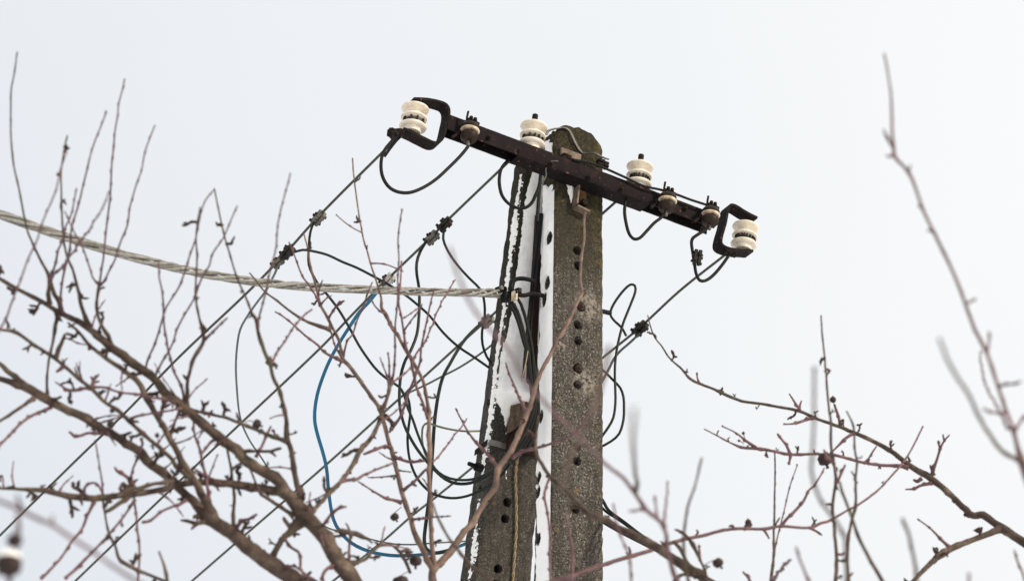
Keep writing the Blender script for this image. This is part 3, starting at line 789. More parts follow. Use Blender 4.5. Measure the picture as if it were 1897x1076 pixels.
# ------------------------------------------------------------------ lines, clamps and loose cables
def pxs(s):
    out = []
    for tk in s.split():
        q = [float(x) for x in tk.split(',')]; out.append(q)
    return out
def wire_pts(tr, Y0, Y1, step=0.025):
    q = pxs(tr); L = [0.0]
    for a, b in zip(q, q[1:]): L.append(L[-1] + math.hypot(b[0] - a[0], b[1] - a[1]))
    pts = []
    for (p, l) in zip(q, L):
        k = l / L[-1]; pts.append(P(p[0], p[1], lin(Y0, Y1, k) if len(p) < 3 else p[2]))
    return spline(pts, step=step)[0]
def wire(name, tr, Y0, Y1, w, mat, label, cat, group=None, n=8, flat=1.0, twist=0.0, pts=None):
    pts = pts or wire_pts(tr, Y0, Y1)
    r = w / 2 * 1.87e-3 if w > 0.5 else w
    return MB().tube(pts, r, n=n, flat=flat, twist=twist).thing(name, mat, label, cat, group)

YAW = R(37); ldir = Vector((-math.sin(YAW), math.cos(YAW), 0)); lnrm = Vector((ldir.y, -ldir.x, 0))
LINES = {
 1: [(735, 256), (592, 399), (528, 470), (460, 540), (333, 660), (233, 763), (133, 860), (0, 991), (-60, 1050)],
 2: [(942, 300), (825, 412), (800, 438), (718, 517), (660, 575), (594, 644), (451, 779), (307, 915), (139, 1076), (80, 1133)],
 3: [(1150, 366), (1116, 396), (905, 590), (849, 640), (784, 699), (714, 761), (608, 857), (453, 991), (355, 1076), (300, 1124)],
 4: [(1346, 470), (1260, 538), (1186, 606), (1116, 663), (872, 868), (804, 923), (764, 954), (708, 1003), (620, 1073), (560, 1122)]}
START = {1: APX(735, 256, VB), 2: APX(942, 300, -0.07), 3: APX(1150, 366, -0.07), 4: APX(1346, 470, VB)}
LPT = {}
lab = {1: 'outermost left bare conductor running down left from the left arm end', 2: 'bare conductor running down left from under the left pin insulator',
       3: 'bare conductor passing behind both posts from the right pin insulator', 4: 'bare conductor from the right arm end passing low behind both posts'}
for k, tr in LINES.items():
    pts = [on_plane(x, y, START[k], lnrm) for x, y in tr]
    pts[0] = START[k]; LPT[k] = pts
    ext = pts[-1] + (pts[-1] - pts[-2]).normalized() * 6.0 + Vector((0, 0, 0.5))
    sp = spline(pts + [ext], step=0.04)[0]
    MB().tube(sp, 0.0048, n=8).thing('line_conductor', M['line'], lab[k], 'power line', 'bare line conductors')
def on_line(k, px):
    pts = LPT[k]
    for a, b in zip(pts, pts[1:]):
        xa, xb = proj(a)[0], proj(b)[0]
        if xb <= px <= xa:
            t_ = solve(lambda s: proj(a.lerp(b, s))[0] - px, 0, 1); return a.lerp(b, t_), (b - a).normalized()
    return pts[0], (pts[1] - pts[0]).normalized()

JAW = {}
def clamp(p, d_, mat, label, scale=1.0, roll=0.0, name='wire_clamp', group='bolted wire clamps'):
    x = d_.normalized(); y = x.cross(zu).normalized(); z = x.cross(y).normalized()
    y, z = y * math.cos(roll) + z * math.sin(roll), z * math.cos(roll) - y * math.sin(roll)
    o = empty(name, p, label, 'clamp', group, Matrix((x, y, z)).transposed()); o.scale = (scale * 0.9, scale * 0.95, scale * 0.9)
    if mat not in JAW:
        V = Vector; ax = (V((1, 0, 0)), V((0, 1, 0)), V((0, 0, 1)))
        jm = MB()
        for i, (sx, hx, hz) in enumerate(((0, 0.033, 0.015),)):
            jm.box(V((sx, 0, 0)), ax, (hx, 0.0075, hz), 0.003)
        jm.box(V((-0.016, 0, 0.0165)), ax, (0.010, 0.0065, 0.004), 0.0015).box(V((0.014, 0, -0.0165)), ax, (0.011, 0.0065, 0.004), 0.0015)
        JAW[mat] = (jm.mesh('jaw', M[mat], smooth=False), MB().lathe([(0.0062, -0.022), (0.0066, -0.021), (0.0066, -0.016), (0.0042, -0.015), (0.0042, 0.015), (0.0066, 0.016), (0.0066, 0.023), (0.004, 0.025)], n=6).mesh('bolt', M['clamp_dark']))
    jm, bm_ = JAW[mat]
    for s in (-1, 1):
        c = bpy.data.objects.new('jaw', jm); col.objects.link(c); c.parent = o; c.location = (0, s * 0.0085, 0); c.rotation_euler = (0 if s > 0 else R(180), 0, 0); ROOT[c.name] = p
    for sx, sz in ((-0.021, 0.006), (0.0, -0.006), (0.021, 0.006)):
        c = bpy.data.objects.new('bolt', bm_); col.objects.link(c); c.parent = o; c.location = (sx, 0, sz); c.rotation_euler = (R(90), 0, R(12)); ROOT[c.name] = p
    return o
for k, px, mt, lb, sc_, rl in (
    (1, 590, 'clamp', 'upper wire clamp on the outermost left conductor', 1.0, 0.4), (1, 533, 'clamp_dark', 'dark middle clamp on the outermost left conductor', 1.0, 0.9),
    (1, 515, 'clamp', 'lowest wire clamp on the outermost left conductor holding the grey cable', 0.9, 0.5),
    (2, 824, 'clamp_dark', 'dark upper wire clamp on the conductor next to the leaning post', 1.0, 0.7), (2, 800, 'clamp', 'grey middle wire clamp just below the dark clamp', 1.0, 0.4),
    (2, 718, 'clamp_light', 'pale clamp just above the twisted cable where the blue cable hangs', 1.05, 0.5), (3, 902, 'clamp', 'weathered clamp just left of the leaning post', 1.0, 0.3),
    (4, 1186, 'clamp_dark', 'dark wire clamp just right of the upright pole', 1.1, 0.6)):
    p, d_ = on_line(k, px); clamp(p - zu * 0.006, d_, mt, lb, sc_, rl)
clamp(APX(1292, 477, 0.03), (uv + dv * 0.05), 'clamp_dark', 'upright dark clamp in the wire loop below the right arm end', 0.95, 1.2)
# clamps on the arm top
clamp(APX(1116, 304, -0.02), dv, 'iron', 'dark clamp holding the stranded wire on the arm right of the post', 0.78, 1.57)
clamp(APX(1049, 291, -0.012), dv, 'iron', 'dark clamp on the arm top in front of the pole', 0.6, 1.57)
clamp(APX(733, 247, 0.0), (dv + uv * 0.5), 'iron', 'black dead end clamp below the left end spool', 0.95, 0.8)
clamp(APX(1352, 468, 0.0), dv, 'iron', 'black dead end clamp below the right end spool', 0.8, 0.8)

# jumper loops at the arm
def loop(tr, v0, v1, w, mat, label, name='jumper_wire', group='black jumper loops below the crossarm', cat='wire'):
    q = pxs(tr); n = len(q)
    pts = spline([APX(a, b, lin(v0, v1, i / (n - 1))) for i, (a, b) in enumerate(q)], step=0.012)[0]
    return MB().tube(pts, w / 2 * 1.86e-3, n=8).thing(name, M[mat], label, cat, group)
loop('737,250 724,264 711,281 706,300 708,325 719,345 735,355 758,357 783,348 808,332 832,310 852,290 866,273 871,264', 0.0, 0.036, 6.5, 'black', 'big black loop hanging under the left arm end')
loop('745,250 733,262 722,276 712,290', 0.0, -0.03, 6, 'black', 'short black tail at the left dead end clamp')
loop('942,296 929,312 925,330 926,348 931,364 942,377 957,385 973,385 985,376 991,364 998,347 1002,326', -0.05, 0.03, 6.5, 'black', 'black loop crossing the head of the leaning post')
loop('1160,366 1157,391 1160,414 1166,434 1175,443 1185,441 1198,428 1212,413 1225,403 1234,393', -0.02, 0.036, 6.5, 'black', 'black loop under the arm between the right pin insulator and arrester')
loop('1314,420 1306,426 1292,435 1283,442 1281,450 1283,466 1287,492 1290,508 1296,519 1306,520 1320,511 1336,493 1351,472', 0.036, 0.0, 6.5, 'black', 'black kinked wire with a clamp hanging under the right arm end')
loop('1062,296 1100,304 1150,325 1193,345 1221,351 1252,360 1279,370 1307,379', 0.004, 0.030, 5, 'black', 'thin dark wire running along the top of the arm to the right')
loop('1034,299 1022,299 1014,306 1011,316 1012,324 1004,341', 0.012, -0.03, 3, 'tie', 'thin stiff tie wire bent over the arm below the pole top')
loop('1003,312 1001,330 999,352 997,380 995,410', -0.075, -0.085, 7, 'black', 'thick black cable dropping from the arm between the posts')

# the stranded earth wire over the pole's head
hw = empty('earth_wire', mf(1042, 240), 'stranded grey wire bent over the mossy pole top down to the arm', 'wire')
q = pxs('1008,252 1012,245 1019,242 1030,240 1041,239 1050,244 1057,257 1065,273 1076,286 1089,294 1101,300 1114,305')
for k in range(3):
    off = [(0, 0), (1.8, 1.2), (-1.2, 1.8)][k]
    pts = spline([mf(a + off[0], b + off[1]) + nv * (0.010 + 0.004 * k + (0.035 if a > 1080 else 0.0)) for a, b in q], step=0.01)[0]
    MB().tube(pts, 0.0028, n=6).part('strand', M['tie'], hw)

# ------------------------------------------------------------------ the twisted cable, its hook and the black leads
tc_ = wire_pts('-60,374 0,397 100,432 200,463 300,490 400,511 500,525 600,533 700,537 800,541 880,542 925,543', 7.35, 9.42, step=0.012)
cab = empty('twisted_cable', tc_[-1], 'pale twisted bundle of stranded wires coming from the left to the hook', 'cable')
acc = [0.0]
for a, b in zip(tc_, tc_[1:]): acc.append(acc[-1] + (b - a).length)
for k in range(6):
    pts = []; N = len(tc_)
    for i in range(N):
        tg = (tc_[min(i + 1, N - 1)] - tc_[max(i - 1, 0)]).normalized(); U = (zu - tg * tg.z).normalized(); W = tg.cross(U)
        a = -2 * math.pi * (acc[i] + 0.05 * math.sin(acc[i] * 5.3) + 0.03 * math.sin(acc[i] * 11.7 + 1)) / 0.52 + 2 * math.pi * k / 6 + 0.28 * math.sin(acc[i] * (7 + k) + 2.1 * k)
        sp_ = 0.0098 * (1.0 + 0.35 * max(0.0, (acc[i] - acc[-1] + 0.15) / 0.15))
        pts.append(tc_[i] + U * (math.cos(a) * sp_) + W * (math.sin(a) * sp_))
    MB().tube(pts, 0.0050 if k % 3 else 0.0044, n=8).part('strand', M['alu'] if k % 3 else M['alu_dark'], cab)
hk = empty('pigtail_hook', ms(1009, 553), 'black coated pigtail hook screwed into the snowy side of the upright pole', 'hook')
q = pxs('1009,556 1008,549 998,546 985,544 972,547 960,546 952,541 947,533 949,523 957,517 968,516 980,518 990,521')
hp = []
for i, (a, b) in enumerate(q):
    k = i / (len(q) - 1); base = ms(1009, 556)
    hp.append(P(a, b, lin(base.y - 0.01, base.y - 0.045, min(1, k * 2)) + (0.02 * (k - .5) if k > .5 else 0)))
MB().tube(spline(hp, step=0.006)[0], 0.0078, n=12).part('rod', M['black'], hk)
MB().lathe([(0.012, -0.004), (0.012, 0.012), (0.009, 0.014)], P(961, 541, hp[5].y), (tv, nv, zu), n=6).part('nut', M['black'], hk)
ac = empty('anchor_clamp', P(945, 548, 9.40), 'black wedge clamp gripping the end of the twisted cable', 'clamp')
yv = Vector((0, 1, 0)); xv = Vector((1, 0, 0))
ca = (tc_[-1] - tc_[-20]).normalized(); cz = (zu - ca * ca.z).normalized(); cy = cz.cross(ca)
MB().box(P(938, 550, 9.42), (ca, cy, (cz * .9 + ca * .35).normalized()), (0.020, 0.014, 0.020), 0.004).part('wedge', M['black'], ac)
MB().box(P(928, 536, 9.42), (ca, cy, cz), (0.024, 0.012, 0.009), 0.004).part('jaw', M['black'], ac)
MB().lathe([(0.0085, -0.004), (0.0085, 0.004)], P(929, 533, 9.40), (ca, cz, -cy), n=6).part('bolt', M['clamp'], ac)
MB().box(P(953, 548, 9.39), ((ca * .35 + cz * .9).normalized(), cy, (ca * .9 - cz * .35).normalized()), (0.019, 0.012, 0.0045), 0.0015).part('collar', M['cream'], ac)
MB().tube(spline([P(953, 548, 9.39), P(957, 541, 9.38), P(955, 535, 9.37)], step=.006)[0], 0.004, n=8).part('link', M['black'], ac)

G1 = 'black leads dropping from the twisted cable'
for i, (tr, w) in enumerate((
    ('948,560 957,574 965,597 972,626 979,652 983,690 988,728 990,756 980,788 962,822 940,852 915,874', 7),
    ('944,564 953,578 962,602 970,632 977,655 981,692 986,735 987,760 977,792 958,826 936,856 910,881', 7),
    ('958,552 965,563 972,584 979,612 985,640 988,680 992,730 993,760 985,790 968,822 946,850', 6),
    ('963,560 970,575 976,598 983,630 987,655 990,690 994,735 996,760 989,795 972,828 950,856', 5),
    ('966,566 974,590 981,622 986,650 991,690 996,730 998,760 992,800 978,830', 6), ('952,562 961,584 968,610 975,640 980,668 984,700 988,715', 6))):
    wire('black_lead', tr, 9.40, 9.40, w, M['black'], ['leftmost', 'second', 'third', 'fourth', 'rightmost', 'shortest'][i] + ' black lead hanging from the cable clamp along the leaning post', 'cable', G1)
for i, (tr, w) in enumerate((('1001,396 994,459 988,504 983,549 978,600 974,640 970,690 968,700', 5.5), ('1004,396 999,459 993,504 989,549 984,600 981,650', 5))):
    wire('riser_cable', tr, 9.46, 9.44, w, M['black'], ['left', 'right'][i] + ' one of two black cables rising between the posts to the arm', 'cable', 'black risers between the posts')
wire('frayed_strand', '978,650 975,668 970,690 966,706', 9.39, 9.39, 2, M['tan_rope'], 'short frayed golden strand hanging beside the black leads', 'wire')
tr_ = wire_pts('966,836 958,850 955,880 956,930 956,980 953,1030 948,1100', 9.33, 9.62, step=0.01)
rp = empty('twisted_wire', tr_[-1], 'thin twisted golden wire hanging down the face of the leaning post', 'wire')
tr_ = [p for p in spline([spx(x, y, 0.006) for x, y in pxs('965,838 958,852 955,880 956,930 956,980 953,1030 948,1100')], step=0.006)[0]]
for k in range(2):
    pts = []
    for i, p in enumerate(tr_):
        a = i * 0.55 + math.pi * k; pts.append(p + tv * (0.0028 * math.cos(a)) + ns * (0.0028 * math.sin(a) + 0.002))
    MB().tube(pts, 0.0026, n=6).part('strand', M['tan_rope'], rp)

# ------------------------------------------------------------------ loose service cables left of the posts
G2 = 'loose service cables hanging between the clamps and the posts'
def ly(k, px): return on_line(k, px)[0].y
wire('service_cable', '584,405 575,430 572,460 572,490 580,510 590,527 604,543 627,573 649,610 664,638 682,665 698,685 719,703 739,716 748,730 756,757 764,775 774,804 784,828 794,848 806,868 822,881 845,888 876,887 907,874 930,857 946,840',
     ly(1, 590), 9.50, 5.0, M['cable'], 'dark cable dropping from the topmost left clamp and looping back to the leaning post', 'cable', G2)
wire('service_cable', '545,467 561,463 578,465 606,472 634,485 661,496 692,512 723,529 753,548 774,565 796,585 821,616 849,642 876,660 912,685', ly(1, 535), 9.72, 5.2, M['cable'],
     'dark cable arching from the left clamp behind the twisted cable to the leaning post', 'cable', G2)
wire('grey_cable', '513,497 509,507 491,541 480,555 460,583 445,610 439,644 437,681 439,722 443,763 449,787 464,818 484,847 496,866 510,888 535,920 560,944 580,960 601,974 618,981 650,989 682,997 723,1006 764,1008 804,1005 860,1002 905,998',
     ly(1, 515), 10.15, 7.0, M['grey_cable'], 'long grey flat cable sagging in a wide bow to the foot of the leaning post', 'cable', G2, n=10, flat=0.45, twist=0.012)
wire('blue_cable', '716,522 696,544 682,561 665,579 647,606 631,631 616,657 603,685 590,722 584,752 583,779 588,804 597,834 603,857 606,876 608,901 612,934 618,962 629,983 651,1005 682,1020 723,1028 764,1028 794,1025 825,1020 862,1007 905,990',
     ly(2, 718), 10.15, 7.8, M['blue'], 'bright blue flat cable hanging in a long curve left of the posts', 'cable', n=12, flat=0.5, twist=0.006)
wire('service_cable', '797,441 790,447 778,467 772,487 772,507 776,532 777,555 776,587 772,620 760,651 751,667 743,693 740,726 741,755 749,787 762,814 776,836 792,856 804,869 825,887 845,895 872,894 905,880 928,866 948,846',
     ly(2, 800), 9.50, 6.0, M['cable'], 'dark cable snaking down from the grey clamp crossing the twisted cable', 'cable', G2)
wire('service_cable', '824,418 821,442 831,467 849,493 870,516 888,534 896,552 898,583 893,614 894,638 901,659 912,676', ly(2, 824), 9.70, 5.0, M['cable'],
     'dark cable curving from the upper dark clamp down to the edge of the leaning post', 'cable', G2)
wire('service_cable', '900,595 886,604 862,628 847,650 835,671 821,697 813,726 807,763 804,793 802,824 799,870 795,920 789,968 786,1000 790,1016 806,1024 835,1018', ly(3, 902), 9.55, 7.0, M['cable'],
     'thick black cable falling straight down from the clamp beside the leaning post', 'cable', G2)
wire('olive_cable', '925,797 888,798 856,798 825,793 804,787 792,783 784,789 782,800 782,814 786,836 796,856 812,874', 10.05, 9.65, 4.2, M['olive_cable'], 'thin olive cable hooking back from the leaning post', 'cable', G2)
wire('service_cable', '745,726 755,735 760,763 757,790 755,812 757,840 763,864 774,887 790,905 804,915 835,922 866,918 900,903 925,884 944,858', 9.75, 9.52, 5.2, M['cable'],
     'lowest dark cable loop swinging round to the leaning post', 'cable', G2)
wire('service_cable', '922,628 907,642 880,662 850,681 819,697 790,712 753,729', 9.85, ly(3, 753) - 0.03, 4.2, M['line'], 'thin taut wire meeting the rear conductor left of the leaning post', 'wire')
pg = empty('cable_peg', P(892, 866, 9.60), 'small black peg holding a conductor at the edge of the leaning post', 'peg')
pA, pB = P(868, 858, 9.58), P(893, 868, 9.62)
MB().tube([pA, pA.lerp(pB, .4), pB], [0.0075, 0.0085, 0.0085], n=10).part('spindle', M['black'], pg)
MB().tube([pA.lerp(pB, .55), pA.lerp(pB, .95)], 0.016, n=12).part('collar', M['black'], pg)

# right of the upright pole
G3 = 'loose dark cables right of the upright pole'
yb = main_pt(6.0, 1, 1).y
MB().tube([P(1108, 575, yb - .03), P(1118, 577, yb - .02), P(1131, 580, yb)], 0.0085, n=10).thing('cable_stub', M['black'], 'short black stub sticking out of the right side of the pole', 'cable', G3)
wire('side_cable', '1160,622 1152,607 1140,596 1132,586 1131,577 1137,563 1147,548 1157,536 1168,527 1176,529 1177,540 1171,557 1163,577 1154,600 1144,640 1140,668 1139,695 1140,725 1140,748 1136,774 1127,791 1112,812', yb + .02, yb - .02, 5, M['cable'],
     'dark cable rising in a tall narrow loop beside the pole', 'cable', G3)
wire('side_cable', '1108,678 1122,690 1136,704 1149,718 1155,735 1156,755 1155,777 1147,803 1132,817 1112,828', yb, yb, 5, M['cable'], 'lower dark cable bowing out beside the pole', 'cable', G3)
wire('side_cable', '1186,614 1178,624 1164,637 1149,650 1137,665 1127,685 1112,712', ly(4, 1186), yb + .02, 5, M['cable'], 'short dark cable from the right clamp back to the pole', 'cable', G3)
for i, tr in enumerate(('1104,912 1117,927 1127,944 1156,966 1186,989 1220,1012 1270,1045 1340,1090', '1106,930 1124,948 1140,958 1166,976 1196,996 1230,1020 1280,1052 1345,1096', '1104,958 1119,968 1145,983 1176,999 1210,1016 1250,1036 1310,1070 1350,1093')):
    wire('drop_cable', tr, yb - .01, 8.9 + .02 * i, [6, 5, 5.5][i], M['cable'], ['upper', 'middle', 'lower'][i] + ' of three dark cables leaving the pole to the lower right', 'cable', 'three drop cables on the right')
MB().lathe([(0.010, 0), (0.011, 0.004), (0.011, 0.020), (0.008, 0.024)], main_pt(P(1116, 930, yb).z, 1.0, 0.6), (nv, zu, tv), n=10).thing('cable_eyelet', M['strap'], 'small pale metal eyelet where the drop cables leave the pole', 'eyelet')

# ------------------------------------------------------------------ fruit trees: trunk, limbs, shoots, spurs and shrivelled fruit
rnd = random.Random(11)
PATH = {}                                             # branch -> [(px, py, Y, width)]
def trace(tr, Y0, Y1):
    q = pxs(tr); ws = [p[2] if len(p) > 2 else None for p in q]
    L = [0.0]
    for a, b in zip(q, q[1:]): L.append(L[-1] + math.hypot(b[0] - a[0], b[1] - a[1]))
    known = [i for i, w in enumerate(ws) if w is not None]
    for i in range(len(ws)):
        if ws[i] is None:
            a = max([k for k in known if k < i]); b = min([k for k in known if k > i] or [a])
            ws[i] = ws[a] if a == b else lin(ws[a], ws[b], (L[i] - L[a]) / max(1e-6, L[b] - L[a]))
    return [(q[i][0], q[i][1], lin(Y0, Y1, L[i] / L[-1]), ws[i]) for i in range(len(q))]
def branch(name, parent, tr, Y0=None, Y1=None, dY=0.0, mat=None, nodes=None, label=None):
    """a tapered, slightly crooked wooden tube from base to tip"""
    if Y0 is None:
        q = pxs(tr)[0]
        c = min(PATH[parent.name], key=lambda r: (r[0] - q[0]) ** 2 + (r[1] - q[1]) ** 2); Y0 = c[2]
    if Y1 is None: Y1 = Y0 + dY
    T = trace(tr, Y0, Y1)
    pts3 = [P(x, y, Y) for x, y, Y, w in T]
    T = [(x, y, Y, w * (0.90 if Y < 6.3 else 1.0)) for x, y, Y, w in T]
    wmax = max(w for *_, w in T)
    sp, wv = spline(pts3, [w * (0.73 if w > 20 else 0.84 if w > 6 else 0.90) * m_per_px(p) / 2 for (_, _, _, w), p in zip(T, pts3)], step=0.0045 if wmax < 9 else 0.007 if wmax < 16 else 0.010)
    thin = wmax < 9 if nodes is None else nodes
    rad = []; off = []
    s_ = 0.0; nxt = rnd.uniform(0.02, 0.05); side = 1
    acc = [0.0]
    for a, b in zip(sp, sp[1:]): acc.append(acc[-1] + (b - a).length)
    nodepos = []
    while nxt < acc[-1]: nodepos.append((nxt, rnd.uniform(0, 6.28))); nxt += rnd.uniform(0.028, 0.060) * (1 if wmax < 9 else 1.5)
    out = []
    amp = 0.75 if thin else (0.34 if wmax < 16 else 0.16)
    kn = [(0.0, Vector())] + [(s0, Vector((rnd.uniform(-1, 1), rnd.uniform(-1, 1), rnd.uniform(-1, 1))) * amp) for s0, _ in nodepos] + [(acc[-1] + 1e-6, Vector())]
    ki = 0; r0 = max(wv[0], 0.002)
    for i, p in enumerate(sp):
        r = wv[i]; k = 0.0; o = Vector()
        for (s0, ang) in nodepos:
            d_ = abs(acc[i] - s0)
            if d_ < 0.03:
                g_ = math.exp(-(d_ / (0.0042 if thin else 0.007 + 0.35 * r)) ** 2); k += g_ * (0.60 if thin else 0.20 if wmax < 16 else 0.10)
                o += Vector((math.cos(ang), 0.3 * math.sin(ang), math.sin(ang))) * (g_ * r * (0.6 if thin else 0.28))
        while ki < len(kn) - 2 and acc[i] > kn[ki + 1][0]: ki += 1
        tt = (acc[i] - kn[ki][0]) / max(1e-6, kn[ki + 1][0] - kn[ki][0])
        wob = kn[ki][1].lerp(kn[ki + 1][1], min(1.0, tt)) * r
        if parent.type == 'MESH': k += 0.55 * math.exp(-acc[i] / (2.2 * r0))
        rad.append(max(0.0010, r * (1 + k))); out.append(p + o + wob)
    ns_ = 6 if wmax < 5 else 8 if wmax < 9 else 12 if wmax < 16 else 18
    mb = MB().tube(out, rad, n=ns_, rough=0.10 if wmax < 9 else 0.14, rf=60 if wmax < 16 else 30)
    o = mb.part(name, mat or (M['twig'] if wmax < 8.5 else M['bark']), parent)
    PATH[o.name] = [(*proj(p), p.y, 2 * r / m_per_px(p)) for p, r in zip(out, rad)]
    if label: o['label'] = label
    return o
def tree(name, base, top, label, wbase, wtop, group='bare fruit trees round the pole'):
    o = empty(name, base, label, 'tree', group)
    n = 14; pts = []; rad = []
    for i in range(n + 1):
        k = i / n; q = Vector(base).lerp(Vector(top), k) + Vector((0.06 * math.sin(3 * k + base[0]), 0.05 * math.sin(4 * k), 0)) * (k * (1 - k) * 3)
        pts.append(q); rad.append(lin(wbase, wtop, k) * (1 + (0.35 * (1 - k * 6) if k < 1 / 6 else 0)))
    sp, rv = spline(pts, rad, step=0.06)
    t_ = MB().tube(sp, rv, n=20, rough=0.14, rf=14).part('trunk', M['bark'], o)
    PATH[t_.name] = [(*proj(p), p.y, 0) for p in sp]
    return o

# spur shapes shared by all the branches
SPUR = []
for k in range(16):
    r_ = random.Random(100 + k); mb = MB()
    L = r_.uniform(0.014, 0.050); n_ = 6; d_ = Vector((0, 0, 1)); p_ = Vector((0, 0, -0.004)); pts = [p_]
    for i in range(n_):
        d_ = (d_ + Vector((r_.uniform(-.7, .7), r_.uniform(-.7, .7), r_.uniform(-.1, .3)))).normalized(); p_ = p_ + d_ * (L / n_); pts.append(p_)
    sp, rv = spline(pts, [0.0038] + [r_.uniform(0.0028, 0.0055) for _ in range(n_ - 1)] + [0.0014], step=0.003)
    mb.tube(sp, rv, n=7, rough=0.40, rf=200)
    for j in range(r_.choice((1, 2, 3, 3))):
        c = sp[int(len(sp) * r_.uniform(0.35, 0.95))]; d_ = Vector((r_.uniform(-1, 1), r_.uniform(-1, 1), r_.uniform(-.2, 1))).normalized(); l_ = r_.uniform(.010, .024)
        mb.tube([c, c + d_ * l_ * .35, c + d_ * l_ * .7 + Vector((0, 0, .002)), c + d_ * l_], [0.0026, r_.uniform(.003, .0042), 0.0032, 0.0008], n=6, rough=0.35, rf=220)
    SPUR.append(mb.mesh('spur', M['spur']))
def spurs(br, top, count, size=1.0, lo=0.05, hi=0.97, seed=0, up=0.35):
    """knobbly fruiting spurs set along a limb"""
    r_ = random.Random(seed + 7); path = PATH[br.name]
    for i in range(count):
        k = lo + (hi - lo) * (i + r_.uniform(0.1, 0.9)) / count
        x, y, Y, w = path[int(k * (len(path) - 1))]
        if not (-20 < x < 1917 and 60 < y < 1096): continue
        p = P(x, y, Y)
        q0 = path[max(0, int(k * (len(path) - 1)) - 4)]; tg = (p - P(q0[0], q0[1], q0[2])).normalized()
        d_ = Vector((r_.uniform(-1, 1), r_.uniform(-.5, .5), r_.uniform(-1, 1) + up)); d_ = (d_ - tg * d_.dot(tg) * 0.7).normalized()
        base_ = p + d_ * (w * m_per_px(p) * 0.38)
        o = bpy.data.objects.new('spur', r_.choice(SPUR)); col.objects.link(o); o.parent = br; ROOT[o.name] = ROOT[br.name]
        s = size * r_.uniform(0.55, 1.35)
        o.matrix_local = Matrix.Translation(base_ - ROOT[br.name]) @ d_.to_track_quat('Z', 'Y').to_matrix().to_4x4() @ Matrix.Rotation(r_.uniform(0, 6.28), 4, 'Z') @ Matrix.Diagonal((s, s, s, 1))
def fruit(br, px, py, Y, rpx, stem_px, calyx=(0.3, -1), snow=False):
    c = P(px, py, Y); r = rpx * m_per_px(c)
    ax = Vector((calyx[0], 0.2, calyx[1])).normalized(); X = ax.orthogonal().normalized(); W = ax.cross(X)
    mb = MB(); n1, n2 = 18, 12
    for i in range(n2 + 1):
        th_ = math.pi * i / n2
        for k in range(n1):
            a = 2 * math.pi * k / n1
            o = X * (math.sin(th_) * math.cos(a)) + W * (math.sin(th_) * math.sin(a)) + ax * math.cos(th_)
            s_ = r * (1 + 0.14 * noise.noise(o * 2.3 + c) + 0.05 * noise.noise(o * 7 + c)) * (1 - 0.25 * abs(math.cos(th_)) ** 8)
            mb.v.append(tuple(c + o * s_))
    for i in range(n2):
        for k in range(n1):
            k2 = (k + 1) % n1; mb.f.append((i * n1 + k, i * n1 + k2, (i + 1) * n1 + k2, (i + 1) * n1 + k))
    mb.tube([c + ax * r * 0.8, c + ax * r * 1.15, c + ax * r * 1.35], [r * .22, r * .2, r * .28], n=7)
    f = mb.part('fruit', M['fruit'], br)
    st = P(stem_px[0], stem_px[1], Y); m_ = st.lerp(c, 0.5) + Vector((0, 0, r * 0.5))
    MB().tube(spline([st, m_, c - ax * r * 0.8], step=0.004)[0], 0.0012, n=6).part('fruit_stalk', M['spur'], br)
    if snow:
        sc = MB()
        for i in range(n2 + 1):
            th_ = math.pi * 0.40 * i / n2
            for k in range(n1):
                a = 2 * math.pi * k / n1
                o = Vector((math.sin(th_) * math.cos(a), math.sin(th_) * math.sin(a), math.cos(th_)))
                sc.v.append(tuple(c + Vector((0, 0, r * 0.12)) + o * (r * 1.04 * (1 + 0.12 * noise.noise(o * 3)))))
        for i in range(n2):
            for k in range(n1):
                k2 = (k + 1) % n1; sc.f.append((i * n1 + k, i * n1 + k2, (i + 1) * n1 + k2, (i + 1) * n1 + k))
        sc.part('snow_cap', M['snow'], br)
    return f

# ---- tree A: the big tree whose limbs fill the lower left and the middle
YA = 7.10
pt_ = P(800, 1290, 7.5)
A = tree('apple_tree', (pt_.x + 0.05, pt_.y, 0.0), pt_, 'bare apple tree with thick limbs filling the lower left and middle before the pole', 0.12, 0.085)
limb = lambda tr, Y0, Y1, t=None, mat=None, **k: branch('limb', t, tr, Y0, Y1, mat=mat or M['bark'], **k)
LM = limb('790,1280,60 730,1180,50 655,1076,42 630,1040,40 590,979,38 562,954,42 535,917,34 521,897,30 484,872,27 457,856,27 443,840,26 406,810,25 367,775,24 333,746,23 304,724,22 286,703,22 245,673,24 221,654,22 204,642,19 178,618,16 143,595,13 110,579,12 82,561,10 31,534,9 0,516,8 -60,480,6', 7.45, 6.95, A)
LB = limb('785,1285,60 700,1190,46 600,1108,40 553,1076,40 504,1044,40 464,1020,36 431,987,34 398,966,33 378,950,28 357,925,22 331,903,21 303,876,20 276,858,20 256,836,23 235,820,22 204,801,21 180,789,20 143,767,21 102,748,22 82,736,23 51,718,20 20,707,15 0,701,13 -50,685,10', 7.45, 7.05, A)
LB2 = limb('398,966,22 386,938,19 370,909,18 353,878,16 339,856,15 331,840,14 310,804,13 286,763,12 270,736,13 260,712,13 231,687,11 194,662,9 176,648,8 164,638,8 143,612,6 125,597,4', 7.20, 7.00, A)
LC = limb('525,911,22 500,908,20 474,903,19 433,897,18 398,893,16 357,894,13 320,899,15 307,905,13 256,914,13 217,918,13 178,923,15 127,918,14 82,909,12 41,906,8 0,904,6 -30,903,5', 7.28, 7.0, A)
LC2 = branch('limb', A, '322,890,11 300,894,9 286,895,9 258,903,9 235,909,10 217,919,9', 7.1, 7.03, mat=M['bark'])
LD = limb('352,886,11 327,862,9 319,849,9 297,830,9 266,804,9 241,781,9 219,759,9 194,744,8 170,720,9 143,699,8 115,675,8 92,657,8 61,636,8 27,614,8 0,610,6 -20,605,5', 7.12, 6.95, A)
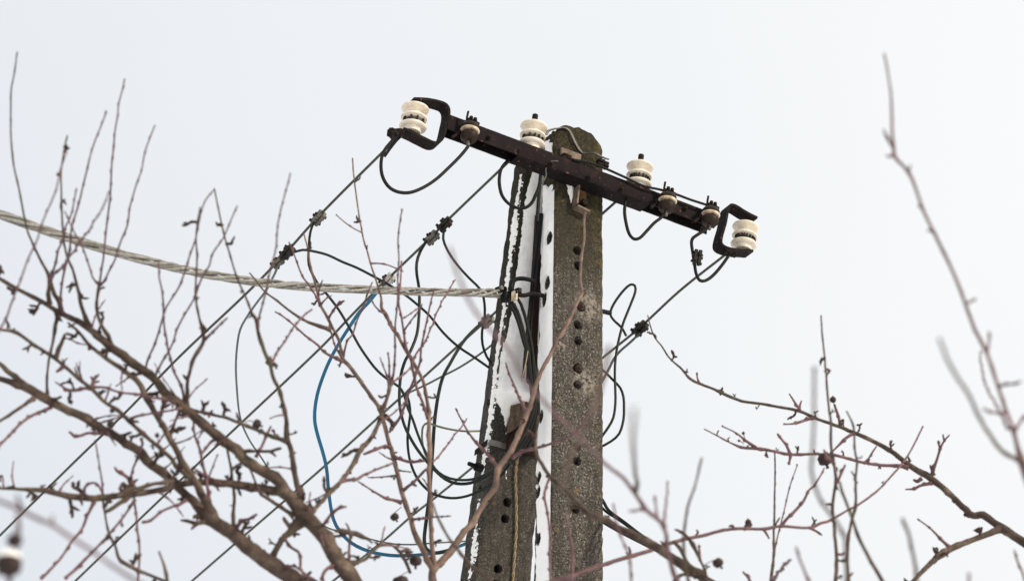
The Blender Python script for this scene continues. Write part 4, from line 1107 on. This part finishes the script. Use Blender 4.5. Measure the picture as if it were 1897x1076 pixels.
tw = lambda p, tr, dY=0.0, **k: branch('twig', p, tr, dY=dY, **k)
# shoots standing on the upper left limb
t1 = tw(LM, '92,563,9 91,545,9 92,530,9 91,516,8 86,501,7 78,487,6 63,456,5 49,422,4.5 34,345,4 25,302,4 20,247,3.6 20,195,3.4 21,165,3.2 27,136,3 32,97,3', -0.5)
tw(LM, '117,582,6 112,555,5 115,522,5 121,493,5 128,460,4.5 132,422,4 147,375,4 156,336,3.6 165,294,3.4 175,262,3.2 188,230,3 197,206,3', -0.5)
t6 = tw(LM, '166,606,10 151,571,9 145,542,8 139,518,6 133,497,5 125,479,5 119,450,4.5 115,400,4 114,371,4 113,319,3.6 120,272,3.2 125,251,3', -0.45)
tw(t1, '92,516,6 102,489,5 106,465,4.5 115,450,4.5 121,422,4 132,396,3.6 142,349,3', -0.4)
tw(t1, '94,519,6 98,512,6 112,499,5.5 125,481,5 145,452,5 167,422,4 188,388,3.6 203,353,3', -0.7)
tw(LM, '112,578,7 108,558,9 100,545,10 95,530,9 92,518,7', 0.0)
t7 = tw(LM, '206,640,9 200,622,9 190,608,8 182,589,7 178,569,7 180,550,7 184,528,8', -0.1)
tw(t7, '184,530,5 186,518,4.5 192,481,4 196,440,4 199,413,4 205,353,3.8 208,294,3.6 214,234,3.2 222,187,3 231,146,3', -0.4)
tw(t7, '185,529,5 194,518,4.5 200,505,4 213,481,4 225,444,4 235,418,3.8 244,371,3.6 258,328,3.2 271,277,3 287,232,3', -0.35)
tw(t7, '184,528,5 176,520,4.5 170,510,4 162,481,4 154,460,3.6 141,435,3.4 128,409,3.2 120,392,3', -0.35)
branch('twig', A, '-30,668,5 0,610,4.6 10,591,4.4 20,563,4.2 35,526,4 53,479,4 70,442,3.8 77,418,3.6 103,353,3.4 111,315,3.2 124,281,3', 6.5, 6.3)
t9 = tw(LM, '346,752,9 347,707,8 353,681,8 359,662,9 370,645,10 378,630,8 376,616,6 370,591,5 363,555,4.4 363,522,4.2 365,479,4 363,440,3.6 367,405,3.3 371,383,3', -0.35)
tw(t9, '380,628,6 394,614,5 408,601,4.6 421,589,4', -0.1)
tw(t9, '350,736,4 362,722,3.4 384,701,3', 0.05)
t10 = tw(LM, '341,742,6 339,730,6 331,707,5.5 320,681,5 312,652,5 310,630,4.6 304,595,4.2 300,538,4 294,512,3.6 294,481,3', -0.3)
tw(LM, '268,692,5 274,669,4.6 286,640,4.4 301,593,4.2 308,571,4 333,526,4 361,444,3.6 378,379,3.2 396,352,3', -0.4)
tw(LM, '284,702,5 297,677,4.6 313,650,4.4 331,604,4.2 361,550,4 374,516,4 388,491,3.8 394,469,3.6 412,442,3.4 423,418,3.2 440,381,3', -0.4)
tw(LM, '332,742,3 318,722,2.6 300,697,2.4 286,672,2', -0.1)
t11 = tw(LM, '560,945,14 556,923,13 549,887,12 545,860,12 541,834,12 532,808,12 531,783,10 525,755,9 517,722,8.5 507,701,8.5 500,673,8.5 490,650,9 480,620,8.5 474,591,7 466,577,5 453,546,4.4 439,516,4 425,467,3.8 415,435,3.6 406,392,3.2 397,349,3', -0.35)
tw(t11, '478,605,5 480,593,4.5 488,559,4 496,528,4 502,495,3.8 509,467,3.6 513,440,3.4 518,395,3.2 528,358,3 538,321,3', -0.5)
tw(t11, '502,675,5.5 515,651,5 529,630,4.5 547,602,4.2 566,583,4 578,573,4', 0.25)
t11d = tw(t11, '533,818,10 517,812,9 494,804,8 464,791,8 443,783,8 423,775,7 392,767,6 357,758,6 345,752,6', -0.02)
tw(t11d, '474,846,6 484,828,6 494,806,6 502,789,4.5', 0.0)
t12 = tw(LM, '443,836,10 456,836,8 474,836,7 500,836,7 511,833,6 521,830,5', -0.05)
tw(t12, '500,836,5 506,840,5 511,845,4', 0.0)
t13 = tw(LB, '433,980,9 433,950,8.5 435,919,7 431,889,6 429,868,5.5 425,850,5 421,832,5', -0.06)
tw(t13, '430,869,5 440,862,5.5 450,857,5 460,850,4', 0.0)
tw(LB, '437,978,8 447,966,8 462,962,7 476,952,5', -0.05)
t14 = tw(LB, '386,962,10 375,967,10 361,968,9 345,964,8 335,963,4', -0.05)
tw(t14, '366,969,7 358,976,6 354,980,4', 0)
tw(LM, '545,957,10 537,950,9 520,940,8 500,925,8 484,913,7 474,895,5 466,876,4 462,866,3.5', -0.05)
t16 = tw(LM, '562,962,26 545,977,20 535,988,15 525,997,12 515,1012,13 504,1032,16', 0.02)
tw(t16, '541,978,10 533,970,9 529,964,8 526,958,5', -0.03)
t16b = tw(t16, '526,995,7 541,1013,6.5 552,1022,6.5 556,1040,6 558,1054,6 582,1073,5.5 600,1086,5', -0.05)
tw(LB, '520,1050,7 533,1048,6 548,1050,5.5 558,1056,5', -0.08)
t17 = tw(LM, '574,956,10 596,930,9.5 619,903,9.5 631,891,9.5 645,873,10 656,855,11 667,834,12 686,812,10 700,787,9 708,763,8.5 716,738,8 722,714,8 724,700,7', 0.45)
tw(t17, '724,712,5 722,689,4.2 721,670,3.6 719,652,3', -0.1)
tw(t17, '725,706,6 729,691,5 731,650,4.4 731,624,4.2 732,599,4 736,554,3.8 737,522,3.6 739,481,3.4 737,440,3.2 741,403,3 745,387,3', -0.35)
tw(t17, '725,712,5 731,705,4.5 747,693,4 760,680,3.6', 0.1)
t18 = tw(t17, '631,891,8 645,888,8 661,886,7 671,880,5.5 682,876,5 710,864,4.4 731,856,4', 0.1)
# shoots and tangles lower left
tw(LB, '62,738,9 48,748,8 31,759,7.5 0,779,6.5 -20,792,6', -0.1)
tw(LB, '94,754,7.5 75,762,7 57,771,7 31,791,6.5 0,824,5.5 -15,845,5', -0.25)
tw(LB, '88,730,7 87,715,5.5 88,691,5 92,660,5.5 97,640,6 101,618,8 104,598,9 112,582,8', -0.05)
tw(LD, '103,664,9 108,648,9 114,634,9 121,618,6', -0.02)
tw(LD, '108,655,5 112,636,4.5 124,626,3.6 143,635,3.2 160,639,3', 0)
tw(LB, '50,717,13 25,697,11 12,687,11 2,676,10 -20,664,9', -0.05)
tw(LD, '118,678,8 111,684,8 104,689,5', 0)
tl = tw(LD, '170,719,7 155,720,7 143,723,8 127,723,8 116,716,5 102,707,3', 0)
tw(LD, '172,717,6 194,718,5.5 215,724,5 235,728,5 266,732,6 295,738,6 325,746,6', 0.02)
tw(LD, '241,776,6 255,771,6 266,769,5 292,763,4.6 319,759,4.4 337,756,4', 0.03)
tw(LD, '171,718,8 173,705,8 179,697,5', 0)
tl2 = tw(LB, '190,802,8 175,801,7 162,802,6 152,807,7 141,810,7 133,803,6 127,799,4', -0.03)
tw(LM, '333,760,6 326,776,5.5 320,791,5.5 311,806,5', 0.04)
tw(LB2, '388,930,8 384,910,7.5 380,876,6.5 376,858,6 372,836,6 366,818,5.5 362,805,5 359,778,5', -0.02)
tw(LM, '400,812,7 390,820,6 382,831,5 372,842,4', 0)
tw(LB, '262,812,5.5 265,824,5 254,850,5 243,876,5 246,903,5 248,930,5 254,968,5 257,1000,5 258,1030,5 256,1062,5 255,1085,5', -0.08)
tw(LC, '174,930,8 162,955,7 151,979,6.5 131,1003,6 118,1025,6 108,1040,6 88,1060,7 76,1072,6', -0.05)
tw(LC, '250,925,6 228,958,5 204,987,5 174,1018,5.5 158,1035,7 143,1052,8 121,1069,6', -0.05)
tg_ = tw(LC, '190,920,5 194,948,4.6 200,983,5 206,998,6 213,1011,6 221,1034,8 241,1048,10 266,1060,8 300,1075,7 340,1096,7', -0.08)
tw(LC, '190,915,4.5 186,874,4 181,840,3.5 176,814,3', -0.1)
tw(LC, '155,913,6 158,902,5.5 164,896,5 174,893,5 183,899,5 188,910,4.5', -0.03)
tw(LC, '310,906,6 300,940,0.1', 0) if False else None
tw(LB2, '345,926,6 332,934,6 319,938,5.5 297,948,5.5 287,958,6 276,967,7 262,967,4', -0.05)
tw(LC, '247,915,7 235,922,10 222,930,10 206,942,9 196,948,7', -0.03)
branch('twig', A, '318,1100,9 309,1073,8 304,1048,7.5 300,1036,5 294,1020,4', 6.9, 6.85)
tw(LC, '250,905,8 240,890,8 228,878,8 218,872,7 212,864,4', -0.04)
tw(LC, '236,905,10 228,896,9 222,906,7', -0.03)
# ---- stems in the middle
LS0 = limb('800,1290,30 800,1180,24 801,1120,20 801,1076,17 802,1052,17', 7.6, 7.9, A, mat=M['young'])
S1 = limb('802,1055,16 796,1044,14 780,1011,13 768,987,12 761,962,11 753,938,11 745,913,11 739,889,10 731,856,10 725,834,9.5 719,814,9 710,779,9.5 704,757,9.5 690,736,8.5 672,712,8.5 649,681,9 637,669,9 633,653,7.5 627,628,6.5 612,600,6.5 602,580,6 594,565,6 586,532,5 576,495,4 570,460,3.6 563,433,3', 7.9, 8.2, A, mat=M['young'])
S2 = limb('804,1055,13 805,1046,12 800,1005,10 798,958,10 797,928,10 795,887,9.5 797,856,10 797,834,11 795,804,10 794,773,9 790,738,7.5 784,707,7.5 774,685,7.5 760,662,8 747,640,7.5 739,624,7.5 727,608,8 715,583,8 707,571,7 706,550,4.4 698,524,4 688,495,3.8 680,465,3.6 672,438,3.4 663,383,3.2 655,325,3 653,293,2.8', 7.9, 8.1, A, mat=M['young'])
S4 = limb('803,1056,16 809,1046,16 835,1020,16 856,989,14 876,966,13 897,930,13 917,901,13 924,869,13 943,840,12 959,809,12 971,779,12 982,750,11 990,721,9.5 998,697,9 1008,676,9 1020,656,9 1030,635,8.5 1044,613,8 1057,588,7.5 1071,556,7 1078,543,7 1075,519,6 1078,471,5.6 1083,437,5.2 1082,407,5 1084,394,4.5', 7.9, 8.7, A, mat=M['young'])
tw(S1, '635,670,8 626,665,7 612,658,6 600,650,5.5 588,638,5 566,622,4.4 545,602,4 521,583,3.6 509,577,3', -0.1)
tw(S1, '613,611,9 603,608,8 590,604,8 566,595,6 541,579,5 511,555,4.2 490,540,4 474,520,3.6 462,505,3', -0.1)
tw(S1, '593,567,5 586,552,4.4 572,528,4 560,512,3.8 545,473,3.4 535,448,3', -0.15)
tw(S1, '636,668,5 629,656,4.4 620,640,4 614,620,3.6 610,600,3', 0.1)
tw(S1, '636,660,5 639,644,4.4 643,630,4 653,618,4 663,589,3.8 672,571,3.6 682,542,3.4 690,522,3', -0.1)
tw(S1, '608,590,5 614,580,4.5 620,571,5 629,563,7 638,557,4', -0.05)
tw(S1, '743,930,8 730,926,7 715,923,7 702,916,5 690,909,4 663,891,3', -0.08)
tw(S1, '747,908,7 757,900,6.5 764,895,6.5 774,885,6 784,874,6 790,868,5', -0.05)
tw(S1, '763,895,5 768,898,5 772,900,4', 0)
tw(S1, '762,962,6 768,962,6 784,960,5 800,957,4 835,955,3', -0.2)
tw(S1, '724,830,7 714,826,7 696,832,7 686,836,7 674,841,5', -0.05)
tw(S1, '729,845,8 740,851,7 759,855,6.5 772,854,6.5 786,853,5', -0.05)
tw(S1, '714,770,8 720,776,9 727,784,8 722,800,5', -0.03)
S2b = tw(S2, '793,775,7 788,763,6.5 780,736,6 772,716,6 766,690,6 760,665,6 753,644,5.5 747,610,5 743,587,4.6 739,563,4.2 741,532,3.8 743,501,3.4 744,483,3', -0.06)
tw(S2b, '748,613,4 760,596,3.6 772,581,3.2 782,563,2.8', -0.1)
tw(S2b, '744,590,3.6 758,582,3.2 770,574,3 776,570,2.6', 0.1)
tw(S1, '724,796,7 730,788,6.5 741,773,6 757,730,5.6 768,703,5.4 776,677,5 780,644,4.6 786,620,4.4 794,583,4 800,554,3.6 805,534,3', -0.25)
tw(S2, '764,671,5 770,657,4.4 784,638,4 796,612,4 815,567,3.6 831,538,3.2 843,518,3', 0.35)
tw(S2, '800,857,4.5 825,828,3.8 847,799,3.6 858,785,3.2 865,775,3', 0.2)
tw(S2, '791,760,6 784,752,5 778,748,4', 0)
tw(S4, '924,867,8 912,852,7 902,840,6.5 883,822,6 871,803,4.6 857,781,4 844,756,3.2', 0.1)
tw(S4, '977,768,7 967,750,6 961,734,5.5 951,709,4.6 941,687,4 937,672,3', 0.1)
tw(S4, '950,846,8 960,840,7 975,833,6.5 1000,826,6 1024,820,5.5 1055,807,5 1072,791,4.6 1092,764,4 1112,742,3.5', -0.35)
tw(S4, '1068,562,4 1060,572,4 1053,566,3', 0.0)
tw(S4, '1036,628,4 1046,636,4 1054,640,3', -0.05)
branch('twig', A, '925,1100,9 907,1073,8.5 872,1046,8 845,1013,7 831,995,6 813,962,5 806,945,4.5 802,930,4', 6.9, 6.8)
tm = tw(LM, '640,1040,13 651,1044,12 665,1039,9 678,1034,8 690,1020,7 702,1011,6 723,1008,6 743,1026,7 753,1044,8 760,1060,7', 0.3)
tw(tm, '741,1022,7 750,1019,7 758,1016,5', 0)
t19 = tw(LM, '648,1050,7 647,1036,6 647,1010,5.5 648,987,6 645,975,5 640,968,3', -0.05)
tw(t19, '648,987,9 660,988,10 672,994,9 683,999,6 690,1006,3', 0)
tw(t19, '648,985,8 634,982,9 620,983,6', 0)
tw(LM, '592,982,8 602,968,7 616,948,7 628,942,7 641,938,5', -0.1)
tw(LM, '628,1040,8 612,1048,8 602,1058,8 598,1072,7 604,1090,5', -0.05)
for br, n_, sz, sd in ((LM, 16, 1.0, 1), (LB, 14, 1.0, 2), (LB2, 10, 0.95, 3), (LC, 14, 1.0, 4), (LD, 9, 0.9, 5), (t9, 3, .8, 6), (t11, 7, .8, 7), (t13, 2, .8, 8), (t17, 6, .8, 9), (S1, 8, .75, 10), (S2, 7, .7, 11), (S4, 3, .7, 12), (tm, 5, .8, 13), (tg_, 4, .9, 14), (t7, 2, .7, 15), (t6, 4, .8, 16), (t11d, 4, .8, 17), (tl, 3, .8, 18), (t16, 3, .8, 19)):
    spurs(br, A, int(n_ * 1.6), sz, seed=sd)
fruit(LD, 205, 785, 6.98, 7.5, (222, 771)); fruit(tl, 131, 744, 7.0, 4.5, (129, 728)); fruit(LB2, 291, 806, 7.0, 4.5, (294, 825), (0, 1))
fruit(t11d, 476, 785, 7.1, 9, (452, 781), (0.8, -.3)); fruit(S1, 731, 957, 7.95, 8, (744, 938), (.6, -1)); fruit(tm, 770, 1038, 7.6, 11.5, (756, 1030), (0, -1)); fruit(tm, 742, 1080, 7.5, 16, (756, 1058), (.2, -1))
fruit(LC, 226, 972, 7.0, 3.2, (226, 950)); fruit(LD, 208, 760, 6.98, 5, (213, 752), (-.5, -1))

# fine side shoots
def shoots(br, count, seed, lmin=22, lmax=70, lo=0.1, hi=0.95, up=0.6):
    r_ = random.Random(seed); path = PATH[br.name]
    for i in range(count):
        x, y, Y, w = path[int(r_.uniform(lo, hi) * (len(path) - 1))]
        if not (0 < x < 1897 and 430 < y < 1080): continue
        L = r_.uniform(lmin, lmax); a = r_.uniform(0, 2 * math.pi); dx, dy = math.cos(a), math.sin(a) - up
        m = math.hypot(dx, dy); dx, dy = dx / m, dy / m; b = r_.uniform(-.35, .35)
        pts = ' '.join('%.1f,%.1f,%.2f' % (x + dx * L * t_ - dy * b * L * t_ * t_, y + dy * L * t_ + dx * b * L * t_ * t_, lin(min(4.6, w), 2.4, t_)) for t_ in (0, .3, .6, 1))
        branch('twig', br, pts, Y0=Y, dY=r_.uniform(-.12, .12))
for br, c_, sd in ((LM, 7, 1), (LB, 7, 2), (LB2, 5, 3), (LC, 8, 4), (LD, 5, 5), (S1, 6, 6), (S2, 5, 7), (t17, 3, 8), (t11, 3, 9), (tm, 3, 10)): shoots(br, c_, sd * 13)

# ---- tree B: the limb reaching in from the right edge
ptB = P(2120, 1180, 8.0)
B = tree('apple_tree', (ptB.x + 0.1, ptB.y, 0.0), ptB, 'bare apple tree off the right edge sending one long dark limb towards the pole', 0.10, 0.06)
Q1 = limb('2120,1180,34 2010,1080,26 1940,1030,22 1897,1003,20 1863,981,19 1843,968,17 1822,954,16 1802,954,15 1786,942,13.5 1761,915,13 1728,889,15 1700,872,14 1675,854,11 1649,834,10 1618,817,9.5 1583,801,8.5 1552,788,7.5 1515,776,7 1480,761,7 1443,754,6.5 1413,748,6 1378,743,6 1351,734,7 1321,720,5.5 1290,708,5.5 1276,699,6 1264,684,4.2 1241,664,3.6 1227,643,3.2 1212,623,3 1202,594,2.7 1200,584,2.5', 8.0, 8.5, B)
Q1b = tw(Q1, '1683,866,9 1670,863,8 1655,862,7.5 1628,861,7 1597,856,6.5 1577,851,6.5 1546,843,6 1505,841,5.5 1466,841,6 1437,836,6.5 1409,831,7.5 1376,829,6 1353,820,3.6 1331,808,3 1304,794,2.6', -0.1, mat=M['twig'])
tw(Q1b, '1400,829,6 1390,822,6 1380,815,5 1360,800,3.2 1338,788,2.6', -0.05)
tw(Q1b, '1464,841,6 1456,825,5.5 1447,812,5 1440,803,4', 0); tw(Q1b, '1465,841,6 1464,850,5 1463,860,4', 0); tw(Q1b, '1600,858,5 1610,848,4 1618,835,4 1624,826,3', 0)
tw(Q1, '1484,763,5.5 1479,753,5 1472,743,4.4 1462,729,3.2', -0.05); tw(Q1, '1481,757,4.5 1482,750,4.5 1485,742,3', 0)
tw(Q1, '1506,774,7 1493,778,6.5 1480,782,6 1466,785,4 1452,786,3', -0.05); tw(Q1, '1557,788,6 1553,774,5.5 1548,758,6 1545,748,3', 0)
tw(Q1, '1580,803,6 1570,811,6 1560,821,6.5 1550,829,4 1540,838,3', 0); tw(Q1, '1296,710,4 1293,702,4 1291,690,3', 0)
qj = tw(Q1, '1728,880,8 1728,873,7.5 1737,848,5.5 1743,830,5 1749,817,4.6 1759,805,3', -0.1); tw(qj, '1743,832,4.5 1740,824,4.6 1738,816,4', 0); tw(qj, '1750,818,4 1748,811,4 1747,804,3', 0); tw(qj, '1728,872,5 1725,866,5 1723,861,3.5', 0)
tw(Q1, '1727,894,8 1715,897,6.5 1704,899,6 1692,904,5.5 1677,906,3', 0); tw(Q1, '1707,886,7 1699,891,8 1692,888,5', 0)
Q2 = tw(Q1, '1853,978,15 1843,984,13 1822,991,12.5 1792,1003,12.5 1761,1016,15 1745,1026,16 1732,1034,14 1716,1050,10 1700,1067,9.5 1680,1090,9', -0.25, mat=M['bark'])
tw(Q2, '1760,1014,8 1745,999,6.5 1724,979,3.8 1700,960,3', -0.05)
for br, n_, sz, sd in ((Q1, 15, .62, 21), (Q1b, 9, .6, 22), (Q2, 4, .7, 23)): spurs(br, B, int(n_ * 1.3), sz * 1.15, lo=0.12, seed=sd)
fruit(Q1b, 1528, 850, 8.0, 13.5, (1532, 836), (.3, -1)); fruit(Q1, 1543, 740, 8.15, 6, (1546, 756), (0, 1)); fruit(Q1b, 1377, 802, 8.1, 3, (1380, 814), (0, 1)); fruit(Q1b, 1369, 816, 8.1, 2.6, (1378, 822), (-1, 0))

# ---- tree C: the young tree whose tops rise along the bottom right
ptC = P(1430, 1330, 7.3)
Ct = tree('apple_tree', (ptC.x, ptC.y, 0.0), ptC, 'bare young apple tree with many upright shoots along the bottom right of the pole', 0.09, 0.06)
RL = limb('1430,1330,40 1370,1150,30 1303,1071,27 1272,1050,25 1241,1030,22 1220,1016,19 1186,997,18 1145,977,16 1121,962,14 1088,948,13 1070,930,12 1043,903,10.5 1019,883,9.5 1006,862,8.5 994,840,7.5 994,803,5 997,770,4', 7.3, 7.7, Ct)
tw(RL, '1018,885,5.5 1011,900,5 1008,917,5.5 1013,948,5.5 1018,979,5.5 1019,1030,5.5 1021,1085,5.5', -0.1)
tw(RL, '1011,948,4 1005,944,4.5 1002,946,3', 0) if False else None
R3 = branch('limb', Ct, '1300,1300,30 1120,1150,20 1010,1086,14 1035,1076,13 1076,1060,11 1115,1046,9.5 1166,1030,9.5 1202,1020,9 1231,1009,8.5 1274,997,8 1303,991,8 1327,985,7.5 1364,979,7.5 1415,979,7 1446,974,6.5 1499,977,6.5 1522,968,6.5 1536,964,5.5 1571,944,4.6 1587,936,4.6 1620,913,4.4 1644,889,4.2 1679,848,4 1710,789,3.4', 7.4, 8.1, mat=M['twig'])
tw(R3, '1446,975,7 1458,958,7 1470,946,7 1487,928,6 1499,907,4.8 1510,897,4.4 1527,866,3', 0.0)
tw(R3, '1414,979,5.5 1420,988,5 1425,997,4', 0); tw(R3, '1500,977,5 1512,984,5 1523,991,3', 0)
tw(R3, '1166,1030,4.5 1168,1022,4.5 1165,1012,3.5', 0); tw(R3, '1360,979,5 1356,973,6 1350,975,3', 0)
u4 = branch('twig', Ct, '1428,1290,14 1426,1120,10 1428,1071,8 1433,1030,5.6 1434,979,4.6 1435,928,4 1436,876,3.6 1435,833,3', 7.5, 8.4)
tw(u4, '1434,1028,4.4 1436,1010,3.6 1444,979,3.2 1452,944,3 1464,897,2.8 1477,860,2.5', 0.05)
tw(u4, '1430,1075,6 1440,1062,5 1452,1048,4.6 1465,1036,4', -0.9)
u5 = branch('twig', Ct, '1500,1300,16 1545,1130,10 1548,1073,8.5 1550,1040,8 1546,979,7.5 1542,938,7 1548,887,7 1544,856,7 1539,823,6.5 1539,782,5.5 1535,751,5 1532,720,4.6 1530,685,4.2 1523,617,3.6 1521,584,3', 7.3, 7.4)
tw(u5, '1548,895,6 1555,886,5.5 1562,872,6 1566,860,4', -0.03); tw(u5, '1546,860,6 1532,846,6 1526,832,4', 0)
tw(u5, '1542,935,5 1536,933,6 1530,934,3', 0); tw(u5, '1551,1026,5 1560,1026,5 1563,1022,3', 0)
u6 = branch('twig', Ct, '1560,1300,14 1570,1120,8 1571,1060,7 1571,1009,7 1575,973,7 1581,948,8 1585,928,5.6 1585,887,5 1587,856,4.8 1584,833,4.6 1582,792,4.4 1576,776,4 1568,761,3', 7.2, 7.2)
tw(u6, '1572,1068,5 1576,1064,5 1580,1060,3.5', 0); tw(u6, '1585,884,4 1581,878,4 1577,872,3', 0)
u7 = branch('twig', Ct, '1720,1300,20 1660,1120,11 1632,1071,9.5 1614,1040,9 1591,995,8 1581,966,7 1571,938,6.5 1561,911,6 1555,891,5', 6.7, 6.6)
tw(RL, '1290,1068,9 1272,1040,9 1262,1020,8 1248,1002,8', -0.1)
tw(RL, '1313,1088,8 1305,1055,5 1296,1035,6 1285,1010,10 1272,992,6 1258,983,6 1250,980,4', -0.05); tw(RL, '1297,1038,5 1297,1022,5 1296,1008,4', 0)
tw(RL, '1283,1064,8 1265,1064,7 1252,1072,9 1246,1082,8', -0.05)
branch('twig', Ct, '1560,1180,7 1500,1080,6.5 1489,1055,6 1478,1030,5.5 1474,1012,5', 5.9, 5.8)
branch('twig', Ct, '1400,1110,8 1390,1084,7 1384,1070,7 1376,1058,4', 7.6, 7.6)
for br, n_, sz, sd in ((RL, 6, .9, 31), (R3, 8, .65, 32), (u5, 5, .7, 33), (u6, 3, .7, 34)): spurs(br, Ct, int(n_ * 1.4), sz * 1.1, lo=0.25, seed=sd)
fruit(RL, 1330, 1042, 7.25, 10, (1302, 1047), (.5, -.6)); fruit(R3, 1386, 967, 7.9, 6, (1378, 977), (0, 1))

# ---- tree D: nearer sapling, well out of focus, in the right half
ptV = P(1330, 1290, 6.7)
Dv = tree('apple_sapling', (ptV.x, ptV.y, 0.0), ptV, 'blurred bare sapling nearer the camera whose limb leans across the pole', 0.07, 0.04)
V1 = limb('1330,1290,26 1262,1100,16 1241,1035,11 1236,1005,10 1233,987,10 1221,964,10.5 1200,946,11 1182,921,10.5 1156,887,9.5 1121,858,9 1086,822,8.5 1045,782,8 996,732,8.5 979,716,8 951,666,8 937,641,8 910,612,9 889,588,9 867,554,9 850,513,8.5 833,460,7', 6.7, 4.1, Dv, mat=M['twig'])
tw(V1, '1177,910,10 1180,893,10 1177,880,9 1173,824,9.5 1174,757,9', -2.3)
tw(V1, '1219,962,6 1215,940,5 1213,917,4.5', 0); tw(V1, '1232,975,7 1231,962,5.5 1234,928,4.6 1237,891,4', 0.4)
tw(V1, '1262,1004,10 1268,989,8 1274,938,6 1288,897,5.5 1300,848,5', -0.2, nodes=False) if False else None
branch('twig', Dv, '1282,1110,9 1270,1040,8 1267,1000,7.5 1270,965,6.5 1274,938,5.8 1288,897,5.2 1300,848,5', 6.4, 6.0)
branch('twig', Dv, '1180,1120,7 1170,1076,6 1164,1030,5.6 1151,995,5.4 1143,968,5.2 1136,932,5', 6.2, 6.0)
tw(V1, '1200,946,8 1186,944,8 1166,946,5', -0.1)
branch('twig', Dv, '1570,1180,11 1567,1010,9.5 1563,989,9.5 1532,944,9 1516,919,9 1503,874,8.5 1505,843,8 1507,782,7.5 1508,720,7 1509,680,6.5', 5.4, 4.6)
branch('twig', Dv, '1058,1110,7 1060,1052,6.5 1062,1030,6 1055,987,5 1049,952,4.5', 7.2, 7.3)

branch('twig', Dv, '1040,905,9 1058,845,9 1078,805,10 1095,768,11 1110,720,12 1118,690,12 1128,642,11', 4.7, 4.2, mat=M['young'])

# ---- tree E: near tree at the right edge, out of focus
ptE = P(2060, 1330, 5.5)
E = tree('apple_tree', (ptE.x, ptE.y, 0.0), ptE, 'blurred bare tree near the right edge with a tall leaning shoot', 0.08, 0.05)
N1 = limb('2060,1330,40 1975,1080,26 1930,960,22 1905,890,20 1892,850,18 1884,824,11 1878,799,10 1871,779,9.5 1859,748,9.5 1849,715,10 1841,691,9.5 1831,660,9 1824,645,9.5 1803,602,8.5 1789,563,8.5 1768,510,8 1732,435,8.5 1711,390,8 1687,326,8 1672,306,8 1658,291,9 1656,271,9 1653,246,6.5 1651,186,5.6 1646,145,5 1638,100,5', 5.4, 5.2, E, mat=M['twig'])
tw(N1, '1850,715,8 1867,713,7 1890,707,6', -0.1); tw(N1, '1861,764,8 1847,764,7 1834,761,7 1822,757,6', -0.1); tw(N1, '1880,797,8 1888,783,7 1898,768,6', 0)
tw(N1, '1878,803,8 1859,777,6 1849,758,5.4 1826,711,4.6 1818,680,4 1815,660,3.6 1817,649,3.4', 0.8)
tw(N1, '1893,856,14 1884,850,12 1863,840,10.5 1843,819,9.5 1818,779,9 1794,732,9 1765,685,8.5 1753,660,8 1740,628,7.5', -1.1)
tw(N1, '1828,655,7 1831,636,6 1832,614,5', 0); tw(N1, '1788,562,6 1798,558,6 1809,553,4', 0); tw(N1, '1731,432,7 1724,426,8 1718,428,4', 0); tw(N1, '1657,286,7 1648,290,7 1641,288,4', 0)
tw(N1, '1656,276,7 1648,262,7 1640,247,6 1637,240,4', 0); tw(N1, '1684,322,7 1684,314,7 1687,306,4', 0); tw(N1, '1711,388,6 1705,383,7 1700,380,4', 0)
branch('twig', E, '1730,1180,11 1697,1070,9 1696,1054,9 1691,1020,8.5 1683,985,8.5 1672,960,8', 5.4, 5.2)
branch('twig', E, '1905,1130,6 1895,1060,5 1885,1035,4.6 1879,1018,4', 6.4, 6.4); branch('twig', E, '1797,1150,8 1796,1090,7 1795,1060,6.5', 5.2, 5.2)

# ---- tree F: nearest tree, one blurred limb in the bottom left corner with a snow capped fruit
ptF = P(420, 1330, 4.8)
Fv = tree('apple_tree', (ptF.x, ptF.y, 0.0), ptF, 'nearest blurred tree with a limb and snow capped fruit in the bottom left corner', 0.07, 0.04)
W1_ = limb('420,1330,24 320,1120,13 245,1071,9.5 204,1044,9 164,1015,9 131,995,9 98,972,9.5 61,956,10 41,946,10.5 20,936,10 0,928,9 -40,912,8', 4.6, 4.4, Fv, mat=M['twig'])
tw(W1_, '41,946,10 36,934,9 31,917,7', 0); tw(W1_, '32,952,9 34,968,8 36,985,6', 0); tw(W1_, '96,972,7 97,962,6 98,952,4', 0)
fr1 = fruit(W1_, 16, 1046, 4.45, 25, (34, 960), (0.1, -1), snow=True)
fruit(W1_, 27, 1000, 4.40, 15, (36, 960), (0.3, -1))
